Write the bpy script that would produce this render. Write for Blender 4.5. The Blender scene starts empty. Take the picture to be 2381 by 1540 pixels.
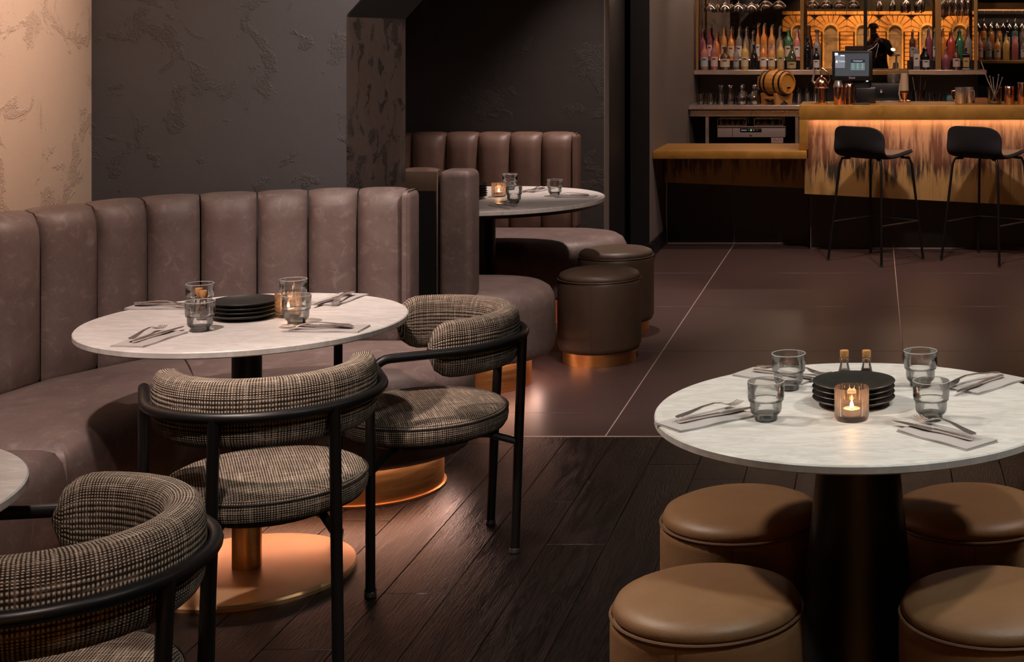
import bpy, bmesh, math, random
from mathutils import Vector, Matrix

random.seed(7)
PI = math.pi
SC = bpy.context.scene
COL = SC.collection

# ------------------------------------------------------------------ camera
EYE = 1.57
cam_d = bpy.data.cameras.new('camera')
cam = bpy.data.objects.new('camera', cam_d)
COL.objects.link(cam)
cam.location = (0, 0, EYE)
cam.rotation_euler = (PI / 2, 0, 0)
cam_d.sensor_width = 36
cam_d.sensor_fit = 'HORIZONTAL'
cam_d.lens = 3440 / 2381 * 36
cam_d.shift_x = (1190.5 - 2032) / 2381
cam_d.shift_y = (82 - 770) / 2381
cam_d.clip_start = 0.02
cam_d.clip_end = 80
SC.camera = cam

# ------------------------------------------------------------------ world, exposure
w = bpy.data.worlds.new('room_ambient')
SC.world = w
w.use_nodes = True
w.node_tree.nodes['Background'].inputs[0].default_value = (0.010, 0.008, 0.008, 1)
w.node_tree.nodes['Background'].inputs[1].default_value = 1.0
vs = SC.view_settings
vs.view_transform = 'Standard'
vs.look = 'None'
vs.exposure = 1.5
vs.gamma = 1.0
vs.use_curve_mapping = False
cy = SC.cycles
cy.use_denoising = True
cy.max_bounces = 10
cy.diffuse_bounces = 3
cy.glossy_bounces = 4
cy.transmission_bounces = 6
cy.transparent_max_bounces = 24
cy.caustics_reflective = False
cy.caustics_refractive = False
cy.sample_clamp_indirect = 3.0

# recessed ceiling spots, plus added fill spots: (x, y, target, watts, cone degrees, blend, colour, lamp radius, label)
CEIL = 3.15
WARM = (1.0, 0.72, 0.58)
PINK = (1.0, 0.78, 0.70)
NEUT = (1.0, 0.90, 0.82)
COOL = (0.92, 1.0, 0.96)
SPOTS = [
    (-1.95, 2.95, (-1.83, 4.32, 0.74), 95, 46, 0.6, PINK, 0.05, 'ceiling downlight over the marble table at the curved banquette'),
    (0.15, 2.55, (-0.03, 3.30, 0.74), 11, 44, 0.8, COOL, 0.06, 'ceiling downlight over the marble table with four poufs'),
    (-1.42, 8.25, (-1.80, 8.4, 0.55), 92, 50, 0.8, PINK, 0.05, 'ceiling downlight over the marble table in the rear booth'),
    (-1.30, 5.0, (-2.965, 4.72, 1.85), 124, 58, 1.0, WARM, 0.06, 'ceiling downlight washing the cream plaster wall'),
    (-1.70, 5.05, (-1.95, 5.6, 1.9), 20, 66, 1.0, NEUT, 0.05, 'ceiling downlight washing the grey plaster wall'),
    (-1.72, 5.10, (-1.60, 4.90, 0.0), 60, 40, 0.9, PINK, 0.05, 'ceiling downlight over the rounded end of the long banquette'),
    (-1.50, 6.43, (-1.50, 6.35, 0.0), 42, 40, 0.9, PINK, 0.05, 'ceiling downlight over the near end of the rear booth'),
    (-1.1, 1.7, (-1.75, 2.75, 0.6), 40, 60, 0.7, PINK, 0.05, 'ceiling downlight over the armchair in the foreground'),
    (-2.2, 3.6, (-0.35, 3.35, 0.4), 85, 58, 0.9, (1.0, 0.86, 0.74), 0.10, 'added fill spot aimed at the left-hand poufs'),  # unseen fill, added to brighten the pouf tops from the left
    (0.9, 2.1, (0.25, 3.1, 0.4), 30, 80, 0.9, COOL, 0.10, 'added fill spot in front of the right-hand poufs'),  # cool fill added for the right-hand poufs, no known fixture
    (-0.15, 4.3, (-1.75, 6.3, 0.8), 75, 58, 0.9, PINK, 0.10, 'added fill spot aimed at the near end of the rear booth'),  # fill added to lift the pier face and the booth end
    (0.4, 8.4, (0.2, 9.6, 0.0), 58, 100, 0.9, PINK, 0.10, 'added fill spot over the tiled floor before the bar'),  # extra fill that brightens the far tiles, not a known lamp
    (0.9, 9.0, (0.6, 10.6, 0.8), 22, 100, 0.9, PINK, 0.10, 'added fill spot over the bar stools'),  # added to lift the bar front, unseen source
    (-0.9, 9.5, (-0.9, 10.8, 0.5), 50, 100, 0.9, WARM, 0.10, 'added fill spot over the brass side counter'),  # warm fill added around the side counter
    (-1.1, 11.7, (-1.5, 12.4, 1.3), 22, 90, 0.8, WARM, 0.06, 'ceiling downlight behind the side counter'),
    (0.5, 11.7, (0.4, 12.6, 1.2), 30, 100, 0.8, WARM, 0.06, 'ceiling downlight behind the brass bar top'),
    (1.7, 4.0, (0.25, 3.5, 0.4), 52, 52, 0.9, (1.0, 0.84, 0.70), 0.10, 'added fill spot right of the table with four poufs'),  # added to light the far right pouf below the table
    (0.45, 0.95, (0.05, -0.25, 1.45), 14, 40, 0.8, PINK, 0.06, 'added fill spot nearest the photographer'),  # added so the reflected photographer's skin shows
]

# ------------------------------------------------------------------ mesh helpers
def V(*a):
    return Vector(a)


class MB:
    """collects shapes, builds ONE mesh object"""
    def __init__(self):
        self.v = []
        self.f = []
        self.uv = {}

    def add(self, verts, faces, M=None, uvs=None):
        b = len(self.v)
        for p in verts:
            p = Vector(p)
            self.v.append(M @ p if M is not None else p)
        for k, f in enumerate(faces):
            if uvs is not None:
                self.uv[len(self.f)] = uvs[k]
            self.f.append([b + i for i in f])
        return self

    def box(self, lo, hi, M=None):
        x0, y0, z0 = lo
        x1, y1, z1 = hi
        vs_ = [(x0, y0, z0), (x1, y0, z0), (x1, y1, z0), (x0, y1, z0), (x0, y0, z1), (x1, y0, z1), (x1, y1, z1), (x0, y1, z1)]
        return self.add(vs_, [(3, 2, 1, 0), (4, 5, 6, 7), (0, 1, 5, 4), (1, 2, 6, 5), (2, 3, 7, 6), (3, 0, 4, 7)], M)

    def rbox(self, lo, hi, r=0.01, seg=2, M=None):
        bm = bmesh.new()
        bmesh.ops.create_cube(bm, size=1)
        for v in bm.verts:
            v.co = Vector([lo[i] + (v.co[i] + 0.5) * (hi[i] - lo[i]) for i in range(3)])
        bmesh.ops.bevel(bm, geom=bm.edges[:], offset=r, segments=seg, affect='EDGES', profile=0.5)
        bm.verts.index_update()
        vs_ = [v.co.copy() for v in bm.verts]
        fs = [[v.index for v in f.verts] for f in bm.faces]
        bm.free()
        return self.add(vs_, fs, M)

    def lathe(self, prof, seg=32, M=None, caps=(True, True), flute=None, a0=0.0, a1=2 * PI):
        """prof: list of (r, z); flute(i_ring, j_seg) -> radius multiplier"""
        vs_, fs = [], []
        n = len(prof)
        full = abs(a1 - a0 - 2 * PI) < 1e-6
        cols = seg if full else seg + 1
        for i, (r, z) in enumerate(prof):
            for j in range(cols):
                a = a0 + (a1 - a0) * j / seg
                k = flute(i, j) if flute else 1.0
                vs_.append((r * k * math.cos(a), r * k * math.sin(a), z))
        for i in range(n - 1):
            for j in range(seg):
                j2 = (j + 1) % cols
                fs.append((i * cols + j, i * cols + j2, (i + 1) * cols + j2, (i + 1) * cols + j))
        if caps[0] and prof[0][0] > 1e-6:
            fs.append(tuple(reversed(range(cols))))
        if caps[1] and prof[-1][0] > 1e-6:
            fs.append(tuple((n - 1) * cols + j for j in range(cols)))
        return self.add(vs_, fs, M)

    def grid(self, pts, wrap_i=False, wrap_j=False, M=None, uvf=None, caps=False):
        """pts[i][j]; uvf(i, j) -> (u, v)"""
        n, m = len(pts), len(pts[0])
        vs_ = [p for row in pts for p in row]
        fs, uvs = [], []
        for i in range(n if wrap_i else n - 1):
            for j in range(m if wrap_j else m - 1):
                i2, j2 = (i + 1) % n, (j + 1) % m
                fs.append((i * m + j, i2 * m + j, i2 * m + j2, i * m + j2))
                if uvf:
                    uvs.append([uvf(i, j), uvf(i + 1, j), uvf(i + 1, j + 1), uvf(i, j + 1)])
        if caps:
            fs.append(tuple(range(m)))
            fs.append(tuple(reversed([(n - 1) * m + j for j in range(m)])))
            if uvf:
                for _ in range(2):
                    uvs.append([(0.003 * k, 0.001 * k) for k in range(m)])
        return self.add(vs_, fs, M, uvs if uvf else None)

    def tube(self, path, r, seg=10, closed=False, M=None, caps=True):
        path = [Vector(p) for p in path]
        n = len(path)
        rad = r if isinstance(r, (list, tuple)) else [r] * n
        rings = []
        up = None
        for i, p in enumerate(path):
            a = path[(i - 1) % n] if (closed or i > 0) else p
            b = path[(i + 1) % n] if (closed or i < n - 1) else p
            t = (b - a).normalized()
            if up is None:
                up = Vector((0, 0, 1)) if abs(t.z) < 0.9 else Vector((1, 0, 0))
            s = t.cross(up)
            if s.length < 1e-6:
                s = t.cross(Vector((0, 1, 0)))
            s.normalize()
            up = s.cross(t).normalized()
            rings.append([p + (s * math.cos(2 * PI * k / seg) + up * math.sin(2 * PI * k / seg)) * rad[i] for k in range(seg)])
        return self.grid(rings, wrap_i=closed, wrap_j=True, M=M, caps=(caps and not closed))

    def prism(self, outline, z0, z1, M=None):
        n = len(outline)
        vs_ = [(x, y, z0) for x, y in outline] + [(x, y, z1) for x, y in outline]
        fs = [tuple(reversed(range(n))), tuple(range(n, 2 * n))]
        for i in range(n):
            j = (i + 1) % n
            fs.append((i, j, n + j, n + i))
        return self.add(vs_, fs, M)

    def layers(self, outline, lay, cap0=True, cap1=True, M=None):
        """outline CCW; lay: list of (inset, z)"""
        nrm = outline_normals(outline)
        n = len(outline)
        vs_, fs = [], []
        for d, z in lay:
            for (x, y), (nx, ny) in zip(outline, nrm):
                vs_.append((x - nx * d, y - ny * d, z))
        for i in range(len(lay) - 1):
            for j in range(n):
                k = (j + 1) % n
                fs.append((i * n + j, i * n + k, (i + 1) * n + k, (i + 1) * n + j))
        if cap0:
            fs.append(tuple(reversed(range(n))))
        if cap1:
            fs.append(tuple((len(lay) - 1) * n + j for j in range(n)))
        return self.add(vs_, fs, M)

    def build(self, name, mat, parent=None, smooth=True, angle=40):
        me = bpy.data.meshes.new(name)
        me.from_pydata([tuple(p) for p in self.v], [], self.f)
        if self.uv:
            lay = me.uv_layers.new(name='UVMap')
            for fi, poly in enumerate(me.polygons):
                u = self.uv.get(fi)
                if u:
                    for li, c in zip(poly.loop_indices, u):
                        lay.data[li].uv = c
        bm = bmesh.new()
        bm.from_mesh(me)
        bmesh.ops.recalc_face_normals(bm, faces=bm.faces[:])
        bm.to_mesh(me)
        bm.free()
        if smooth:
            me.polygons.foreach_set('use_smooth', [True] * len(me.polygons))
            me.set_sharp_from_angle(angle=math.radians(angle))
        me.materials.append(M_(mat))
        o = bpy.data.objects.new(name, me)
        COL.objects.link(o)
        if parent is not None:
            o.parent = parent
        return o


def outline_normals(outline):
    n = len(outline)
    out = []
    for i in range(n):
        ax, ay = outline[i - 1]
        bx, by = outline[i]
        cx, cy_ = outline[(i + 1) % n]
        d1 = Vector((bx - ax, by - ay)).normalized()
        d2 = Vector((cx - bx, cy_ - by)).normalized()
        n1 = Vector((d1.y, -d1.x))
        n2 = Vector((d2.y, -d2.x))
        m = (n1 + n2)
        if m.length < 1e-6:
            m = n1
        m.normalize()
        k = max(0.5, m.dot(n1))
        out.append((m.x / k, m.y / k))
    return out


def arc(cx, cy_, r, d0, d1, n):
    return [(cx + r * math.cos(math.radians(d0 + (d1 - d0) * i / n)), cy_ + r * math.sin(math.radians(d0 + (d1 - d0) * i / n))) for i in range(n + 1)]


def thing(name, label, cat, loc=(0, 0, 0), rz=0.0, group=None):
    o = bpy.data.objects.new(name, None)
    COL.objects.link(o)
    o.location = loc
    o.rotation_euler = (0, 0, rz)
    o.empty_display_size = 0.05
    tag(o, label, cat, group)
    return o


def tag(o, label, cat, group=None):
    o['label'] = label
    o['category'] = cat
    if group:
        o['group'] = group
    return o


def struct(o):
    o['kind'] = 'structure'
    return o


def dup(root, loc, rz=None, label=None, group=None, cat=None):
    r = root.copy()
    COL.objects.link(r)
    r.location = loc
    if rz is not None:
        r.rotation_euler = (0, 0, rz)
    if label:
        r['label'] = label
    if group:
        r['group'] = group
    for ch in list(root.children):
        c = ch.copy()
        COL.objects.link(c)
        c.parent = r
        for g in list(ch.children):
            d = g.copy()
            COL.objects.link(d)
            d.parent = c
    return r


def text_mesh(body, size, name, mat, parent, loc, rot=(PI / 2, 0, 0)):
    cu = bpy.data.curves.new('lettering', 'FONT')
    cu.body = body
    cu.size = size
    cu.align_x = 'CENTER'
    cu.align_y = 'CENTER'
    t = bpy.data.objects.new('lettering_source', cu)
    COL.objects.link(t)
    dg = bpy.context.evaluated_depsgraph_get()
    dg.update()
    me = bpy.data.meshes.new_from_object(t.evaluated_get(dg))
    bpy.data.objects.remove(t)
    me.materials.clear()
    me.materials.append(M_(mat))
    o = bpy.data.objects.new(name, me)
    COL.objects.link(o)
    o.parent = parent
    o.location = loc
    o.rotation_euler = rot
    return o


# ------------------------------------------------------------------ materials
MATS = {}


def M_(k):
    return MATS[k] if isinstance(k, str) else k


class NT:
    def __init__(self, name):
        self.m = bpy.data.materials.new(name)
        self.m.use_nodes = True
        self.t = self.m.node_tree
        self.bsdf = self.t.nodes['Principled BSDF']
        self.out = self.t.nodes['Material Output']
        MATS[name] = self.m

    def n(self, typ, **kw):
        nd = self.t.nodes.new('ShaderNode' + typ)
        ins = kw.pop('i', {})
        for k, v in kw.items():
            setattr(nd, k, v)
        for k, v in ins.items():
            self.put(nd.inputs[k], v)
        return nd

    def put(self, sock, v):
        if hasattr(v, 'is_output'):
            self.t.links.new(v, sock)
        elif isinstance(v, bpy.types.Node):
            self.t.links.new(v.outputs[0], sock)
        else:
            if isinstance(v, (tuple, list)) and len(v) == 3 and sock.type == 'RGBA':
                v = (*v, 1)
            sock.default_value = v

    def set(self, **kw):
        for k, v in kw.items():
            self.put(self.bsdf.inputs[k.replace('_', ' ')], v)
        return self

    def coord(self, kind='Object', scale=(1, 1, 1)):
        c = self.n('TexCoord')
        mp = self.n('Mapping', i={'Vector': c.outputs[kind], 'Scale': scale})
        return mp.outputs[0]

    def noise(self, vec, scale, detail=4, rough=0.55, dist=0.0):
        return self.n('TexNoise', i={'Vector': vec, 'Scale': scale, 'Detail': detail, 'Roughness': rough, 'Distortion': dist}).outputs[0]

    def ramp(self, fac, stops, interp='LINEAR'):
        r = self.n('ValToRGB', i={'Fac': fac})
        r.color_ramp.interpolation = interp
        el = r.color_ramp.elements
        while len(el) < len(stops):
            el.new(0.5)
        for e, (p, c) in zip(el, stops):
            e.position = p
            e.color = (*c, 1) if len(c) == 3 else c
        return r.outputs[0]

    def mix(self, fac, a, b, mode='MIX'):
        m = self.n('Mix', data_type='RGBA', blend_type=mode)
        self.put(m.inputs[0], fac)
        self.put(m.inputs[6], a)
        self.put(m.inputs[7], b)
        return m.outputs[2]

    def math(self, op, a, b=0.0, c=None):
        m = self.n('Math', operation=op)
        self.put(m.inputs[0], a)
        self.put(m.inputs[1], b)
        if c is not None:
            self.put(m.inputs[2], c)
        return m.outputs[0]

    def bump(self, h, strength=0.3, dist=0.01):
        b = self.n('Bump', i={'Height': h, 'Strength': strength, 'Distance': dist})
        self.put(self.bsdf.inputs['Normal'], b.outputs[0])
        return self


def g(v):
    return (v, v, v)


def simple(name, col, rough=0.5, metal=0.0, bump=None, var=0.0, vscale=8):
    m = NT(name)
    m.set(Roughness=rough, Metallic=metal)
    c = m.coord()
    if var:
        nz = m.noise(c, vscale, 5)
        m.set(Base_Color=m.mix(nz, tuple(x * (1 - var) for x in col), tuple(min(1, x * (1 + var)) for x in col)))
    else:
        m.set(Base_Color=col)
    if bump:
        m.bump(m.noise(c, bump[0], 4), bump[1], bump[2])
    return m


def plaster(name, c0, c1, c2, rough=0.75, patch=2.6, strength=0.5):
    m = NT(name)
    c = m.coord()
    big = m.noise(c, 1.3, 4, 0.6)
    mid = m.noise(c, patch, 6, 0.62, 0.6)
    fine = m.noise(c, 62, 4, 0.62, 1.6)
    mask = m.ramp(mid, [(0.545, g(0)), (0.585, g(1))])
    col = m.mix(big, c0, c1)
    col = m.mix(m.math('MULTIPLY', mask, 0.35), col, c2)
    m.set(Base_Color=col, Roughness=rough)
    pit = m.math('MULTIPLY', mask, m.math('SUBTRACT', fine, 0.45))
    trowel = m.math('MULTIPLY', m.noise(c, 9, 3, 0.5, 0.4), 0.12)
    edge = m.math('MULTIPLY', mask, 0.12)
    grain = m.math('MULTIPLY', m.noise(c, 160, 2), 0.03)
    h = m.math('ADD', m.math('ADD', pit, trowel), m.math('ADD', edge, grain))
    m.bump(h, strength, 0.032)
    return m


plaster('plaster_cream', (0.52, 0.385, 0.29), (0.60, 0.45, 0.345), (0.50, 0.36, 0.265), 0.72, 6.5, 0.5)
plaster('plaster_grey', (0.094, 0.099, 0.112), (0.130, 0.129, 0.135), (0.098, 0.084, 0.074), 0.66, 5.5, 0.5)
plaster('plaster_umber', (0.060, 0.044, 0.038), (0.085, 0.064, 0.056), (0.13, 0.108, 0.095), 0.48, 9.0, 1.6)
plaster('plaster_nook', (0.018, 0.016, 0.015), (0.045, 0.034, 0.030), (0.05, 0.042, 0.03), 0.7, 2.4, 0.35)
plaster('plaster_taupe', (0.13, 0.105, 0.092), (0.16, 0.125, 0.108), (0.14, 0.11, 0.10), 0.65, 3.0, 0.15)
simple('paint_black', (0.006, 0.006, 0.007), 0.45)
simple('ceiling_dark', (0.012, 0.011, 0.011), 0.9)
simple('metal_black', (0.012, 0.011, 0.011), 0.38, 0.3, (300, 0.05, 0.001))
simple('rubber_grey', (0.035, 0.034, 0.033), 0.3)


def leather(name, c0, c1, c2, rough=0.46):
    m = NT(name)
    c = m.coord()
    big = m.noise(c, 5.5, 6, 0.65, 0.4)
    mott = m.noise(c, 22, 6, 0.7, 0.8)
    col = m.mix(m.ramp(big, [(0.3, g(0)), (0.7, g(1))]), c0, c1)
    col = m.mix(m.math('MULTIPLY', m.ramp(mott, [(0.53, g(0)), (0.75, g(1))]), 0.62), col, c2)
    scr = m.n('TexVoronoi', feature='DISTANCE_TO_EDGE', i={'Vector': m.coord('Object', (1, 1, 0.6)), 'Scale': 34})
    line = m.ramp(scr.outputs[0], [(0.0, g(1)), (0.03, g(0))])
    col = m.mix(m.math('MULTIPLY', line, m.math('MULTIPLY', mott, 0.28)), col, c2)
    m.set(Base_Color=col, Roughness=m.math('ADD', rough, m.math('MULTIPLY', mott, 0.12)))
    m.bump(m.math('ADD', m.noise(c, 260, 3), m.math('MULTIPLY', m.noise(c, 18, 3), 1.5)), 0.12, 0.004)
    return m


leather('leather_mauve', (0.130, 0.092, 0.082), (0.196, 0.144, 0.130), (0.33, 0.255, 0.235))
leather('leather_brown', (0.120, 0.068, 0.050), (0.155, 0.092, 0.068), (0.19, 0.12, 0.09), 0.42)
leather('leather_tan', (0.235, 0.118, 0.052), (0.285, 0.152, 0.070), (0.31, 0.175, 0.09), 0.42)
leather('leather_umber', (0.085, 0.056, 0.036), (0.105, 0.070, 0.046), (0.13, 0.09, 0.06), 0.4)
simple('seam_dark', (0.02, 0.014, 0.012), 0.6)
simple('piping_tan', (0.17, 0.09, 0.05), 0.45)


def tweed():
    m = NT('tweed')
    uv = m.n('UVMap')
    p = 0.0062
    sep = m.n('SeparateXYZ', i={0: uv.outputs[0]})
    wob = m.noise(m.n('Mapping', i={'Vector': uv.outputs[0], 'Scale': (60, 60, 60)}).outputs[0], 1.0, 2)
    u = m.math('ADD', sep.outputs[0], m.math('MULTIPLY', wob, 0.0025))
    v = m.math('ADD', sep.outputs[1], m.math('MULTIPLY', wob, 0.0016))
    su = m.math('SINE', m.math('MULTIPLY', u, 2 * PI / p))
    sv = m.math('SINE', m.math('MULTIPLY', v, 2 * PI / (p * 0.92)))
    wv = m.math('MULTIPLY', m.math('ADD', su, 1.0), m.math('ADD', sv, 1.0))
    wv = m.math('MULTIPLY', wv, 0.25)
    slub_u = m.noise(m.n('Mapping', i={'Vector': uv.outputs[0], 'Scale': (9, 170, 1)}).outputs[0], 1.0, 3)
    slub_v = m.noise(m.n('Mapping', i={'Vector': uv.outputs[0], 'Scale': (170, 9, 1)}).outputs[0], 1.0, 3)
    slub = m.math('ADD', m.ramp(slub_u, [(0.50, g(0)), (0.72, g(1))]), m.math('MULTIPLY', m.ramp(slub_v, [(0.50, g(0)), (0.72, g(1))]), 0.8))
    k = m.math('ADD', wv, m.math('MULTIPLY', slub, 0.34))
    fibre = m.noise(m.n('Mapping', i={'Vector': uv.outputs[0], 'Scale': (900, 900, 1)}).outputs[0], 1.0, 2)
    k = m.math('ADD', k, m.math('MULTIPLY', m.math('SUBTRACT', fibre, 0.5), 0.22))
    col = m.ramp(k, [(0.08, (0.034, 0.025, 0.018)), (0.30, (0.22, 0.17, 0.13)), (0.62, (0.50, 0.41, 0.32)), (0.95, (0.68, 0.59, 0.49))])
    m.set(Base_Color=col, Roughness=0.95)
    m.bsdf.inputs['Specular IOR Level'].default_value = 0.1
    m.bump(k, 0.6, 0.0025)


tweed()


def metal(name, c0, c1, r0, r1, scale=(1, 1, 1), ns=6.0, bump=0.0, met=1.0):
    m = NT(name)
    c = m.coord('Object', scale)
    nz = m.noise(c, ns, 6, 0.65, 0.5)
    k = m.ramp(nz, [(0.32, g(0)), (0.68, g(1))])
    m.set(Base_Color=m.mix(k, c0, c1), Metallic=met, Roughness=m.math('ADD', r0, m.math('MULTIPLY', k, r1 - r0)))
    if bump:
        m.bump(nz, bump, 0.002)
    return m


metal('brass', (0.72, 0.38, 0.13), (0.80, 0.44, 0.17), 0.30, 0.40, (1, 1, 14), 5)
metal('brass_disc', (0.90, 0.54, 0.27), (0.95, 0.60, 0.32), 0.32, 0.42, (3, 1, 1), 3, met=0.7)
metal('brass_aged', (0.34, 0.165, 0.028), (0.46, 0.235, 0.045), 0.42, 0.58, (1, 1, 1), 9, 0.06, 0.45)
metal('brass_post', (0.30, 0.16, 0.05), (0.36, 0.20, 0.07), 0.4, 0.5, met=0.5)
metal('steel', (0.66, 0.58, 0.55), (0.72, 0.64, 0.60), 0.26, 0.32, (3, 3, 3), 3, met=0.9)
metal('cutlery_steel', (0.72, 0.64, 0.60), (0.82, 0.74, 0.70), 0.22, 0.32, met=0.9)
metal('copper', (0.80, 0.40, 0.26), (0.88, 0.48, 0.33), 0.16, 0.26, (1, 1, 6), 6)


def bar_panel():
    m = NT('patina_brass')
    m.set(Metallic=0.35)
    c = m.coord('Object')
    streak = m.noise(m.coord('Object', (1, 1, 0.10)), 30, 5, 0.62)
    wide = m.noise(m.coord('Object', (1, 1, 0.16)), 7.5, 5, 0.6)
    blot = m.noise(c, 4, 5)
    region = m.noise(m.coord('Object', (1, 1, 0.3)), 2.3, 2)
    z = m.n('SeparateXYZ', i={0: m.coord('Object')}).outputs[2]
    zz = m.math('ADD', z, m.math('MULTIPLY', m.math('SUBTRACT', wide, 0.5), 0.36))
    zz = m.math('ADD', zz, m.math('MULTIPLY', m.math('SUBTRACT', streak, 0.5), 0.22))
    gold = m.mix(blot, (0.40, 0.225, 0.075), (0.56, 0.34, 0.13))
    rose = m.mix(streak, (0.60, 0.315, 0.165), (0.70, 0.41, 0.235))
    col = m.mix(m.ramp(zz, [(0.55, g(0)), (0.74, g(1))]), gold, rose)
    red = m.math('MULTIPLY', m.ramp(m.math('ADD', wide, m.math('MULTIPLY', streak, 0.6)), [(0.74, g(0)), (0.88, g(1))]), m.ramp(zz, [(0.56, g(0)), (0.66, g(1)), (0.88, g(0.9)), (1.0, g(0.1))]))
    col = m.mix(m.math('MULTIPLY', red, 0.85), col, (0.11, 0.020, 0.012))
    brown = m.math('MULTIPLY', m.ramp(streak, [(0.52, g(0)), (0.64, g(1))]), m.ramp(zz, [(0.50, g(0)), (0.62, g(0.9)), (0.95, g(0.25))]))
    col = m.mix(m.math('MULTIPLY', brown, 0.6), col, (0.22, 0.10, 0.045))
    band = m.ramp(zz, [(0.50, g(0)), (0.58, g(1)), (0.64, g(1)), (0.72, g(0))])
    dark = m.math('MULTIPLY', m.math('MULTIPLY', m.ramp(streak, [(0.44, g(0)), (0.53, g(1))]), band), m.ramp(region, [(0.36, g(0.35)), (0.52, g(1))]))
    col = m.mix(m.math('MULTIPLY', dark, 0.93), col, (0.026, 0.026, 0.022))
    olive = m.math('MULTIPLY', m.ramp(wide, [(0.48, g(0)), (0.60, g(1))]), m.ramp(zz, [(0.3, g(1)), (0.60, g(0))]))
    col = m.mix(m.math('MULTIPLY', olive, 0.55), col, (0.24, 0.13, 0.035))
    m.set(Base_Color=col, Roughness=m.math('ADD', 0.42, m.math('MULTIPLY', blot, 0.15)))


bar_panel()


def marble():
    m = NT('marble')
    c = m.coord()
    warp = m.noise(c, 3.5, 6, 0.6, 1.0)
    vein = m.noise(m.coord('Object', (5, 16, 5)), 1.6, 8, 0.62, 1.8)
    v = m.ramp(vein, [(0.42, g(0)), (0.60, g(1))])
    col = m.mix(m.math('MULTIPLY', v, 0.75), (0.60, 0.58, 0.545), (0.78, 0.765, 0.735))
    fleck = m.ramp(m.noise(m.coord('Object', (14, 40, 14)), 2.4, 4, 0.6, 0.6), [(0.62, g(0)), (0.76, g(1))])
    col = m.mix(m.math('MULTIPLY', fleck, 0.55), col, (0.44, 0.415, 0.39))
    col = m.mix(m.math('MULTIPLY', m.ramp(warp, [(0.5, g(0)), (0.7, g(1))]), 0.15), col, (0.62, 0.58, 0.53))
    m.set(Base_Color=col, Roughness=0.46)


marble()


def wood_floor():
    m = NT('wood_dark')
    oi = m.n('ObjectInfo')
    c = m.n('TexCoord').outputs['Object']
    off = m.n('VectorMath', operation='ADD', i={0: c})
    cmb = m.n('CombineXYZ', i={0: m.math('MULTIPLY', oi.outputs['Random'], 37.0), 1: m.math('MULTIPLY', oi.outputs['Random'], 91.0), 2: 0.0})
    m.t.links.new(cmb.outputs[0], off.inputs[1])
    mp = m.n('Mapping', i={'Vector': off.outputs[0], 'Scale': (9, 0.9, 1)}).outputs[0]
    grain = m.noise(mp, 2.2, 6, 0.6, 1.8)
    rings = m.math('SINE', m.math('MULTIPLY', grain, 46.0))
    fine = m.noise(m.n('Mapping', i={'Vector': off.outputs[0], 'Scale': (160, 5, 1)}).outputs[0], 1.0, 3)
    k = m.math('ADD', m.math('MULTIPLY', rings, 0.26), fine)
    tone = m.math('ADD', 0.78, m.math('MULTIPLY', oi.outputs['Random'], 0.5))
    base = m.ramp(k, [(0.25, (0.0026, 0.0017, 0.0015)), (0.55, (0.0064, 0.0041, 0.0036)), (0.85, (0.0125, 0.0082, 0.0072))])
    col = m.mix(1.0, base, m.n('CombineColor', i={0: tone, 1: tone, 2: tone}).outputs[0], 'MULTIPLY')
    m.set(Base_Color=col, Roughness=m.math('ADD', 0.27, m.math('MULTIPLY', fine, 0.14)))
    m.bump(k, 0.38, 0.002)


wood_floor()


def floor_tile():
    m = NT('tile_brown')
    oi = m.n('ObjectInfo')
    c = m.n('TexCoord').outputs['Object']
    off = m.n('VectorMath', operation='ADD', i={0: c})
    cmb = m.n('CombineXYZ', i={0: m.math('MULTIPLY', oi.outputs['Random'], 17.0), 1: m.math('MULTIPLY', oi.outputs['Random'], 53.0), 2: 0.0})
    m.t.links.new(cmb.outputs[0], off.inputs[1])
    lin = m.noise(m.n('Mapping', i={'Vector': off.outputs[0], 'Scale': (2.0, 30, 1)}).outputs[0], 1.6, 5, 0.6)
    blot = m.noise(off.outputs[0], 2.0, 4)
    fl = m.ramp(m.noise(off.outputs[0], 90, 2), [(0.70, g(0)), (0.76, g(1))])
    col = m.mix(lin, (0.058, 0.034, 0.030), (0.094, 0.057, 0.051))
    col = m.mix(m.math('MULTIPLY', blot, 0.4), col, (0.070, 0.045, 0.040))
    col = m.mix(m.math('MULTIPLY', fl, 0.12), col, (0.22, 0.18, 0.16))
    m.set(Base_Color=col, Roughness=0.36)
    m.bump(lin, 0.05, 0.002)


floor_tile()
simple('grout_pale', (0.42, 0.31, 0.26), 0.8)
simple('subfloor_dark', (0.008, 0.006, 0.005), 0.9)
simple('tile_black', (0.010, 0.009, 0.009), 0.35, 0.0, None, 0.3, 3)
simple('plate_black', (0.022, 0.021, 0.018), 0.42, 0.0, (220, 0.05, 0.001), 0.25, 40)
simple('linen_grey', (0.46, 0.425, 0.41), 0.9, 0.0, (420, 0.25, 0.001))
simple('cork', (0.50, 0.25, 0.085), 0.85, 0.0, (200, 0.3, 0.001), 0.3, 160)
simple('salt', (0.72, 0.64, 0.60), 0.9)
simple('pepper', (0.26, 0.16, 0.10), 0.9, 0.0, None, 0.6, 500)
simple('wax', (0.80, 0.66, 0.55), 0.5)
simple('fabric_black', (0.010, 0.010, 0.012), 0.85, 0.0, (500, 0.2, 0.001))
simple('sheen_brown', (0.055, 0.036, 0.032), 0.4)  # brown tone paints the light reflected off the black stool seats


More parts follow.
